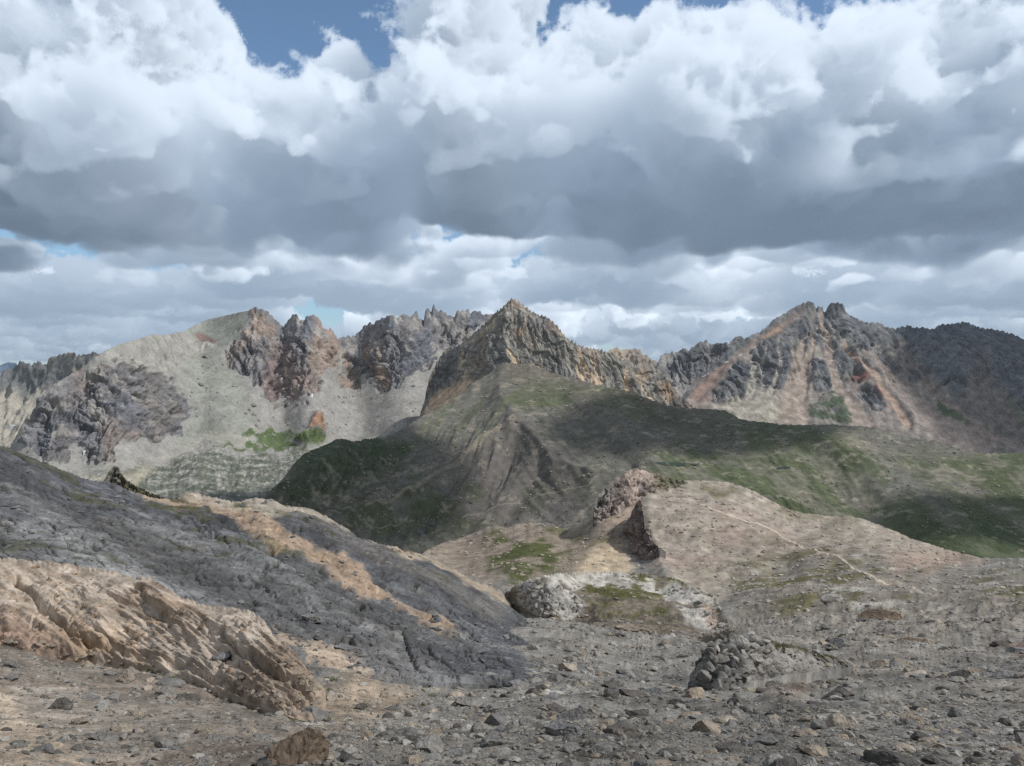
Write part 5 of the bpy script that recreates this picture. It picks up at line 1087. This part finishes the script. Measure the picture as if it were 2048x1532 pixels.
GROUPS = {0: {'grey': ('grey angular stone lying loose on the scree', 'grey stones on the scree'), 'dark': ('dark angular stone lying loose on the scree', 'dark stones on the scree'), 'beige': ('beige stone lying loose on the gravel', 'beige stones on the gravel'), 'pale': ('pale weathered stone lying on the open ground', 'pale stones on the open ground')},
          1: {'grey': ('loose grey block resting on the bedded slab', 'grey blocks on the slab')}, 2: {'beige': ('loose beige stone resting on the tan outcrop', 'beige stones on the tan outcrop')}, 3: {'pale': ('pale block broken from the limestone ledge', 'pale blocks at the limestone ledge')}}
GROUPS[4] = {'pale': ('pale block fallen beside the cleft grey outcrop', 'pale blocks by the cleft outcrop')}
MARKS = [('beside the tan outcrop', front([420.], [1420.])[0][0]), ('on the brown gravel under the tan outcrop', front([200.], [1450.])[0][0]), ('at the foot of the bedded slab', front([880.], [1385.])[0][0]),
         ('close to the cleft grey outcrop', front([1500.], [1372.])[0][0]), ('in the gully below the limestone ledge', front([1150.], [1300.])[0][0]), ('on the gravel flat around the brown rock mounds', front([1800.], [1290.])[0][0]),
         ('near the brownish upright block', front([1950.], [1370.])[0][0]), ('near the broad flat grey stone', front([1118.], [1470.])[0][0]), ('near the big dark low boulder', front([1772.], [1515.])[0][0]), ('below the trodden path', front([1800.], [1215.])[0][0]), ('on the pinkish knoll', front([1500.], [1080.])[0][0]), ('by the big rusty brown boulder', front([600.], [1500.])[0][0])]
for j in big:
    kinds = GROUPS[int(w[j])]
    if len(kinds) > 1: k = str(rng.choice(['grey', 'dark', 'beige', 'pale'], p=[.5, .24, .2, .06] if v[j] > 1270 else [.35, .1, .15, .4]))
    else: k = next(iter(kinds))
    fl = rng.uniform(.6, 1.15); shp = 'flat' if fl < .8 else ('blocky' if fl > 1 else 'angular')
    big_ = 'large ' if pw[j] > 30 else ''
    if w[j] == 0:
        near_ = min(MARKS, key=lambda m: np.linalg.norm(np.log(np.maximum(m[1][1], 1)) * 6 - np.log(P[j][1]) * 6) + abs(m[1][0] / m[1][1] - P[j][0] / P[j][1]) * 6)[0]
        lab = f'{big_}{shp} {k} stone lying loose {near_}'
    else: lab = f'{big_}{shp} ' + kinds[k][0].replace('loose ', '')
    place(k, int(rng.integers(12)), u[j], v[j], pw[j], P[j], N[j], lab, lab, flatten=fl)
def blocks(s, parent, kind, poly, n, lo, hi, tall):
    q = np.array(poly, float); got = 0
    while got < n:
        u_, v_ = rng.uniform(q[:, 0].min(), q[:, 0].max(), 1), rng.uniform(q[:, 1].min(), q[:, 1].max(), 1)
        if mask(poly, u_, v_, 1, 0)[0] < .5: continue
        P_, N_2 = at(s, u_, v_); wpx = rng.uniform(lo, hi); sz = wpx * P_[0, 1] / F
        o = link('block', stone_mesh(kind, int(rng.integers(12))), parent=parent)
        o.matrix_world = Matrix.Translation(Vector(P_[0]) + Vector(N_2[0]) * sz * rng.uniform(-.12, .1)) @ Euler((rng.normal(0, .15), rng.normal(0, .15), rng.normal(0, .5))).to_matrix().to_4x4() @ Matrix.Diagonal((sz, sz * .9, sz * tall * rng.uniform(.8, 1.3), 1))
        got += 1
blocks(NEARS[3], NEARS[3].obj, 'pale', CRAGL, 60, 7, 17, 1.3)
blocks(NEARS[3], NEARS[3].obj, 'pale', [(1110, 1150), (1230, 1150), (1310, 1160), (1300, 1185), (1200, 1185), (1160, 1200)], 30, 6, 15, .6)
blocks(NEARS[3], NEARS[3].obj, 'pale', [(1180, 1148), (1310, 1152), (1400, 1186), (1440, 1225), (1400, 1225), (1290, 1175)], 26, 8, 20, .7)
blocks(NEARS[4], NEARS[4].obj, 'pale', [(1420, 1330), (1450, 1284), (1500, 1278), (1560, 1300), (1520, 1340), (1470, 1360)], 14, 14, 34, 1.2)
blocks(NEARS[4], NEARS[4].obj, 'grey', [(1390, 1345), (1405, 1308), (1450, 1284), (1500, 1278), (1520, 1310), (1490, 1360), (1440, 1378)], 16, 16, 36, 1.4)
blocks(NEARS[2], NEARS[2].obj, 'beige', [(470, 1370), (560, 1330), (625, 1360), (640, 1420), (612, 1440), (540, 1415)], 34, 10, 26, .8)
blocks(NEARS[2], NEARS[2].obj, 'beige', [(20, 1300), (180, 1322), (300, 1340), (460, 1388), (440, 1396), (290, 1352), (170, 1338), (20, 1318)], 44, 8, 22, .7)
blocks(NEARS[3], NEARS[3].obj, 'pale', [(1300, 1170), (1400, 1190), (1450, 1230), (1468, 1275), (1420, 1275), (1370, 1230)], 34, 6, 16, .6)
SHAPES = [stone_shape(0 if i < 8 else 1, 900 + i, 8) for i in range(14)]
def chip(seed):
    r = np.random.default_rng(seed); v = np.array([(1, 0, 0), (-1, 0, 0), (0, 1, 0), (0, -1, 0), (0, 0, 1), (0, 0, -1)], float) * r.uniform(.7, 1, (6, 1)) + r.normal(0, .22, (6, 3)); v *= np.array([.5, .42, .3])
    return v, np.array([(0, 2, 4), (2, 1, 4), (1, 3, 4), (3, 0, 4), (2, 0, 5), (1, 2, 5), (3, 1, 5), (0, 3, 5)])
CHIPS = [chip(i) for i in range(10)]
def merged_stones(name, sel, label, cat, lift=.08):
    Vs, Fs, Cs, off = [], [], [], 0
    for j in sel:
        vv, ff = CHIPS[int(rng.integers(10))] if pw[j] < 5.4 else SHAPES[int(rng.integers(8)) if pw[j] < 10 else 8 + int(rng.integers(6))]
        R = np.array(tilt(N[j], rng.uniform(0, 6.28))) @ np.diag([1, 1, rng.uniform(.7, 1.2)]) * (size[j] * 1.1)
        if w[j] == 1: R = np.array(tilt(N[j], 0)) @ np.array(Matrix.Rotation(-.785 + rng.normal(0, .2), 3, 'Z')) @ np.diag([rng.uniform(1.1, 2.0), .75, rng.uniform(.5, .9)]) * (size[j] * 1.05)
        Vs.append(vv @ R.T + P[j] + N[j] * size[j] * lift); Fs.append(ff + off); off += len(vv)
        q = rng.random(); kk = .80
        if w[j] == 2: c = lin(150, 128, 106, .95)
        elif w[j] == 3: c = lin(140, 134, 126, .95)
        elif w[j] == 1: c = lin(*((102, 102, 101) if q < .6 else (84, 85, 86)), kk)
        elif q < .55: c = lin(124, 120, 113, kk)
        elif q < .70: c = lin(92, 90, 86, kk)
        elif q < .88: c = lin(130, 121, 109, kk)
        else: c = lin(142, 139, 133, kk)
        if w[j] == 0 and 1125 < v[j] < 1262 and u[j] > 1440 and q > .4: c = lin(150, 146, 138, .95)
        elif w[j] == 0 and P[j, 1] > 130: c = c * .2 + lin(160, 148, 136, .95) * .8
        Cs.append(np.tile(c * rng.uniform(.82, 1.18), (len(vv), 1)))
    me = mesh_from(name, np.concatenate(Vs), None, np.concatenate(Fs), np.concatenate(Cs), smooth=False)
    return link(name, me, M_NEAR, label=label, cat=cat, kind='stuff')
merged_stones('scree_stones', [j for j in rest if w[j] == 0], 'countless small stones strewn over the grey ground', 'stones')
merged_stones('rubble', [j for j in rest if w[j] != 0], 'small broken rubble caught on the slab, outcrops and ledge', 'rubble')
print('stones', len(big), len(rest), round(time.time() - T0, 1))
# stones strewn over the ridge in the middle distance
nn = 5200; uu2 = rng.uniform(470, 2080, nn); vv2 = rng.uniform(760, 1110, nn)
ii = np.clip(((uu2 - sd.u0) / (sd.u1 - sd.u0) * (sd.nu - 1)).astype(int), 0, sd.nu - 1); kk_ = (vv2 > sd.top[ii] + 3) & (vv2 < sd.bot[ii] - 2) & (n2(uu2, vv2, 170, .4) > -.3); uu2, vv2 = uu2[kk_], vv2[kk_]
P2, N2 = at(sd, uu2, vv2); Vs, Fs, Cs, off = [], [], [], 0
for j in range(len(uu2)):
    vv, ff = SHAPES[j % 8]; sz_ = min(9., 2.2 * (1 - rng.random() * .93) ** -.5) * P2[j, 1] / F
    Vs.append(vv @ (np.array(tilt(N2[j], rng.uniform(0, 6.28))) * sz_).T + P2[j] + N2[j] * sz_ * .1); Fs.append(ff + off); off += len(vv)
    Cs.append(np.tile(lin(*((142, 137, 126) if rng.random() < .65 else (96, 93, 86)), .98) * rng.uniform(.8, 1.15), (len(vv), 1)))
link('hillside_stones', mesh_from('hillside_stones', np.concatenate(Vs), None, np.concatenate(Fs), np.concatenate(Cs), smooth=False), M_MID, label='small pale stones sprinkled over the grassy ridge', cat='stones', kind='stuff')
# boulders on the far scree
sb = SHEETS['mountain_massif']
FB = [(413, 723, 13), (396, 778, 13), (379, 788, 6), (412, 788, 6), (439, 797, 6), (390, 764, 5), (434, 756, 4), (418, 748, 4), (506, 812, 12), (513, 853, 8), (492, 831, 8), (825, 777, 8), (679, 792, 6), (667, 823, 5), (688, 804, 5), (678, 857, 4), (510, 830, 9), (498, 822, 7), (516, 842, 6), (404, 742, 6), (402, 756, 4)]
while len(FB) < 80:
    a = rng.uniform(0, 1); uu_, vv_ = (rng.uniform(370, 480), rng.uniform(735, 880)) if a < .35 else (rng.uniform(480, 840), rng.uniform(790, 880))
    if rockmask_b(np.array([uu_]), np.array([vv_]))[0] < .1: FB.append((uu_, vv_, rng.uniform(2.6, 5.5)))
BP_, BN_ = at(sb, [b[0] for b in FB], [b[1] for b in FB])
for i, b in enumerate(FB):
    if b[2] >= 11: lab, g = ('big dark boulder high on the greenish scree fan', None) if i == 0 else (('big dark boulder halfway down the greenish scree fan', None) if i == 1 else ('big boulder at the edge of the scree below the brown buttress', None))
    else: lab, g = 'grey boulder scattered on the pale scree under the massif', 'boulders on the far scree'
    place('boulder', i % 12, b[0], b[1], b[2], BP_[i], BN_[i], lab, g, 'boulder', 'boulder', sub=1)
# ------------------------------------------------ draped patches: snow, footpath, pond
def plain_mat(name, col, rough=.9, n=None):
    m = bpy.data.materials.new(name); m.use_nodes = True; t = m.node_tree; b = t.nodes['Principled BSDF']; b.inputs['Roughness'].default_value = rough
    nz = t.nodes.new('ShaderNodeTexNoise'); nz.inputs['Scale'].default_value = n or 1; nz.inputs['Detail'].default_value = 5
    tcn = t.nodes.new('ShaderNodeTexCoord'); t.links.new(tcn.outputs['Object'], nz.inputs['Vector'])
    mx = t.nodes.new('ShaderNodeMix'); mx.data_type = 'RGBA'; t.links.new(nz.outputs[0], mx.inputs[0]); mx.inputs[6].default_value = (*(np.array(col) * .75), 1); mx.inputs[7].default_value = (*np.clip(np.array(col) * 1.2, 0, .95), 1)
    t.links.new(mx.outputs[2], b.inputs['Base Color']); return m
M_SNOW = plain_mat('old_snow', lin(205, 206, 208), .7, .2); M_PATH = plain_mat('trodden_gravel', lin(188, 174, 156, .9), .95, .5)
def patch(s, u, v, ru, rv, ang, lift, label):
    th = np.linspace(0, 2 * np.pi, 20, endpoint=False); uu_, vv_ = [u], [v]
    for k in (.5, 1.0):
        r = k * (1 + .25 * np.sin(3 * th + u)); a = r * ru * np.cos(th); b = r * rv * np.sin(th); ca, sa = math.cos(ang), math.sin(ang)
        uu_ += list(u + a * ca - b * sa); vv_ += list(v + a * sa + b * ca)
    P, N = at(s, uu_, vv_); P = P + N * lift; P[21:] -= N[21:] * lift * 1.2
    f = [(0, 1 + i, 1 + (i + 1) % 20) for i in range(20)]; q = [(1 + i, 21 + i, 21 + (i + 1) % 20, 1 + (i + 1) % 20) for i in range(20)]
    link('snow_patch', mesh_from('snow_patch', P, q, f), M_SNOW, label=label, cat='snow patch')
se = SHEETS['mountain.002']; sc_ = SHEETS['mountain_peak']
for s, u, v, a, b, an, lf, lab in ((SHEETS['mountain_ridge'], 26, 852, 9, 2.5, -.25, 4, 'snow patch at the foot of the far grey ridge'), (sb, 167, 903, 2.2, 5, .3, 4, 'sliver of snow in a cleft below the limestone hump'), (sb, 623, 795, 3, 4.5, .5, 4, 'snow spot at the foot of the brown buttress'), (sb, 955, 659, 5, 2.4, -.3, 5, 'snow patch high beside the jagged towers'), (sb, 915, 692, 4, 1.8, -.4, 5, 'small snow patch below the jagged towers'),
                          (se, 1410, 752, 7, 1.3, -.35, 3, 'lowest snow streak on the red brown slope'), (se, 1452, 728, 5, 1.2, -.4, 3, 'middle snow streak on the red brown slope'), (se, 1479, 712, 6, 1.0, -.5, 3, 'thin snow streak above the middle one on the red slope'), (se, 1508, 700, 4, 1.0, -.5, 3, 'topmost snow streak on the red brown slope')):
    patch(s, u, v, a, b, an, lf, lab)
def ribbon(name, s, pts, w0, w1, lift, label, mat):
    p = np.array(pts, float); seg = np.hypot(*np.diff(p, axis=0).T); t = np.concatenate([[0], np.cumsum(seg)]); q = np.arange(0, t[-1], 2.0)
    x = np.interp(q, t, p[:, 0]); y = np.interp(q, t, p[:, 1]); x += 1.4 * n2(x, y, 50, .2); y += .9 * n2(x, y, 50, .7)
    tx, ty = np.gradient(x), np.gradient(y); l = np.hypot(tx, ty); w = (w0 + (w1 - w0) * q / t[-1]) * (1 + .25 * n2(x, y, 30, .4))
    A, N = at(s, np.concatenate([x - ty / l * w, x, x + ty / l * w]), np.concatenate([y + tx / l * w, y, y - tx / l * w])); n_ = len(q)
    A = A + N * lift; A[:n_] -= N[:n_] * lift * .9; A[2 * n_:] -= N[2 * n_:] * lift * .9
    f = [(k * n_ + i, k * n_ + i + 1, (k + 1) * n_ + i + 1, (k + 1) * n_ + i) for k in (0, 1) for i in range(n_ - 1)]
    link(name, mesh_from(name, A, f), mat, label=label, cat='footpath', kind='structure')
ribbon('footpath', sg, PATH, .8, 1.3, .2, 'narrow trodden footpath climbing over the pinkish knoll', M_PATH)
M_PATH2 = plain_mat('far_trodden_gravel', lin(126, 120, 108, 1.0), .95, .1)
ribbon('footpath', sd, [(924, 1030), (960, 1020), (1013, 1008), (1060, 995), (1098, 986), (1140, 979), (1180, 974), (1195, 962), (1205, 955)], .9, 1.1, .8, 'faint path slanting across the grey bowl of the ridge', M_PATH2)
ribbon('footpath', sd, [(700, 1070), (740, 1062), (790, 1052), (830, 1044)], .9, .9, .8, 'short faint path on the lower green slope of the ridge', M_PATH2)
wat = bpy.data.materials.new('still_water'); wat.use_nodes = True; wb = wat.node_tree.nodes['Principled BSDF']; wb.inputs['Base Color'].default_value = (.028, .042, .022, 1); wb.inputs['Roughness'].default_value = .45; wb.inputs['Specular IOR Level'].default_value = .15
wn = wat.node_tree.nodes.new('ShaderNodeTexNoise'); wn.inputs['Scale'].default_value = 1.5; wbp = wat.node_tree.nodes.new('ShaderNodeBump'); wbp.inputs['Strength'].default_value = .25; wbp.inputs['Distance'].default_value = .1
wat.node_tree.links.new(wn.outputs[0], wbp.inputs['Height']); wat.node_tree.links.new(wbp.outputs[0], wb.inputs['Normal'])
for cu, cv, ru, rv, lab in ((1354, 934, 44, 3.0, 'dark green pond in the meadow behind the crag'), (1566, 942, 15, 2, 'tiny dark pool further along the meadow')):
    th = np.linspace(0, 2 * np.pi, 32, endpoint=False); x = cu + ru * np.cos(th) * (1 + .12 * np.sin(2 * th)); y = cv + rv * np.sin(th) * (1 + .2 * np.cos(3 * th)) - .03 * (x - cu)
    W, N = at(sd, x, y); W = W + N * .5
    me = bpy.data.meshes.new('pond'); me.from_pydata(W.tolist(), [], [tuple(range(32))]); me.update()
    link('pond', me, wat, label=lab, cat='pond', kind='structure')
# ------------------------------------------------ grass tufts between the stones
M_GRASS = plain_mat('alpine_grass', lin(78, 90, 44, .95), .8, 6)
def tuft_mesh(seed):
    r = np.random.default_rng(seed); Vs, f = [], []
    for k in range(70):
        a = r.uniform(0, 6.28); rad = .42 * math.sqrt(r.random()); b = np.array([rad * math.cos(a), rad * math.sin(a), -.05]); h = r.uniform(.16, .36); ln = r.uniform(.05, .26)
        tip = b + np.array([ln * math.cos(a + r.normal(0, .6)), ln * math.sin(a + r.normal(0, .6)), h]); sd_ = np.array([-math.sin(a), math.cos(a), 0]) * .022; mid = (b + tip) / 2 + np.array([0, 0, .07])
        o = len(Vs); Vs += [b - sd_, b + sd_, mid + sd_ * .8, mid - sd_ * .8, tip]; f += [(o, o + 1, o + 2), (o, o + 2, o + 3), (o + 3, o + 2, o + 4)]
    return mesh_from('grass_tuft', np.array(Vs), None, np.array(f), smooth=False)
TM = [tuft_mesh(i) for i in range(4)]
TUFTS = [(306, 1352, 40), (345, 1369, 30), (374, 1384, 22), (664, 1365, 26), (587, 1433, 14), (434, 1435, 13), (360, 1471, 11), (659, 1375, 16), (672, 1382, 20), (634, 1390, 11), (771, 1358, 20), (778, 1417, 15), (866, 1383, 24), (835, 1436, 15), (699, 1434, 15), (881, 1350, 12), (845, 1398, 14), (720, 1400, 12), (300, 1475, 9), (905, 1372, 12)]
tp_, tn_, _ = front([t[0] for t in TUFTS], [t[1] for t in TUFTS])
for i, (u, v, w_) in enumerate(TUFTS):
    s = w_ * tp_[i, 1] / F
    o = link('grass_tuft', TM[i % 4], M_GRASS, label='largest green grass tuft at the foot of the tan outcrop' if i == 0 else 'small green grass tuft growing among the gravel', cat='grass tuft', group=None if i == 0 else 'tufts in the gravel')
    o.location = tp_[i]; o.scale = (s, s, s * .9); o.rotation_euler = (0, 0, i * 1.3)
# ================================================================== unseen clouds added high overhead to shade the ground
cm = bpy.data.materials.new('shade_cloud'); cm.use_nodes = True; ct = cm.node_tree; ct.nodes.clear()
df = ct.nodes.new('ShaderNodeBsdfDiffuse'); df.inputs[0].default_value = (.92, .93, .95, 1); tl_ = ct.nodes.new('ShaderNodeBsdfTranslucent'); tl_.inputs[0].default_value = (.92, .93, .95, 1)
mxs = ct.nodes.new('ShaderNodeMixShader'); mxs.inputs[0].default_value = .6; co = ct.nodes.new('ShaderNodeOutputMaterial'); ct.links.new(df.outputs[0], mxs.inputs[1]); ct.links.new(tl_.outputs[0], mxs.inputs[2]); ct.links.new(mxs.outputs[0], co.inputs[0])
def cloud(tx, ty, tz, h, rx, ry, rz, seed, label):
    """an unseen flat-based cumulus added so its shadow falls round (tx, ty, tz)"""
    k = (h - tz) / SUN[2]; c = np.array([tx, ty, tz]) + SUN * k
    v, f = ico(5)
    q = v * np.array([rx, ry, rz]); n_ = n3(q + seed * 977., max(rx, ry) * 2.2, 1, .1 * seed) + .6 * n3(q + seed * 377., max(rx, ry) * .8, 1, .3, BT)
    q = q * (1 + .16 * n_)[:, None]; q[:, 2] = np.where(q[:, 2] < 0, q[:, 2] * .3, q[:, 2])
    link('cloud', mesh_from('cloud', q + c, None, f), cm, label=label, cat='cloud', group='unseen clouds overhead')
for i, c_ in enumerate(SHADE_CLOUDS): cloud(*c_, i + 1, 'unseen flat based cumulus cloud added overhead to shade the slopes')
print('done', round(time.time() - T0, 1))

# ------------------------------------------------ valley floor out to the horizon, under everything
vf = bpy.data.meshes.new('valley_floor'); vf.from_pydata([(-13900, -890, -500), (9900, -890, -500), (9900, 23900, -500), (-13900, 23900, -500)], [], [(0, 1, 2, 3)]); vf.update()
link('valley_floor', vf, plain_mat('valley_turf', lin(104, 106, 88, 1.0), .95, .004), label='low grey green valley floor lying below all the slopes', cat='ground', kind='structure')

# ================================================================== the air itself
hz = bpy.data.materials.new('thin_haze'); hz.use_nodes = True; ht = hz.node_tree; ht.nodes.clear()
pv = ht.nodes.new('ShaderNodeVolumePrincipled'); pv.inputs['Density'].default_value = HAZE; pv.inputs['Color'].default_value = (.80, .90, 1.0, 1); pv.inputs['Anisotropy'].default_value = .2
ho = ht.nodes.new('ShaderNodeOutputMaterial'); ht.links.new(pv.outputs[0], ho.inputs['Volume'])
x0, x1, y0, y1, z0, z1 = -14000, 10000, -900, 24000, -503, 820
hv_ = [(x, y, z) for x in (x0, x1) for y in (y0, y1) for z in (z0, z1)]
hme = bpy.data.meshes.new('haze'); hme.from_pydata(hv_, [], [(0, 1, 3, 2), (4, 6, 7, 5), (0, 4, 5, 1), (2, 3, 7, 6), (0, 2, 6, 4), (1, 5, 7, 3)]); hme.update()
link('haze', hme, hz, label='thin bluish haze filling the air over the valley', cat='haze', kind='stuff')
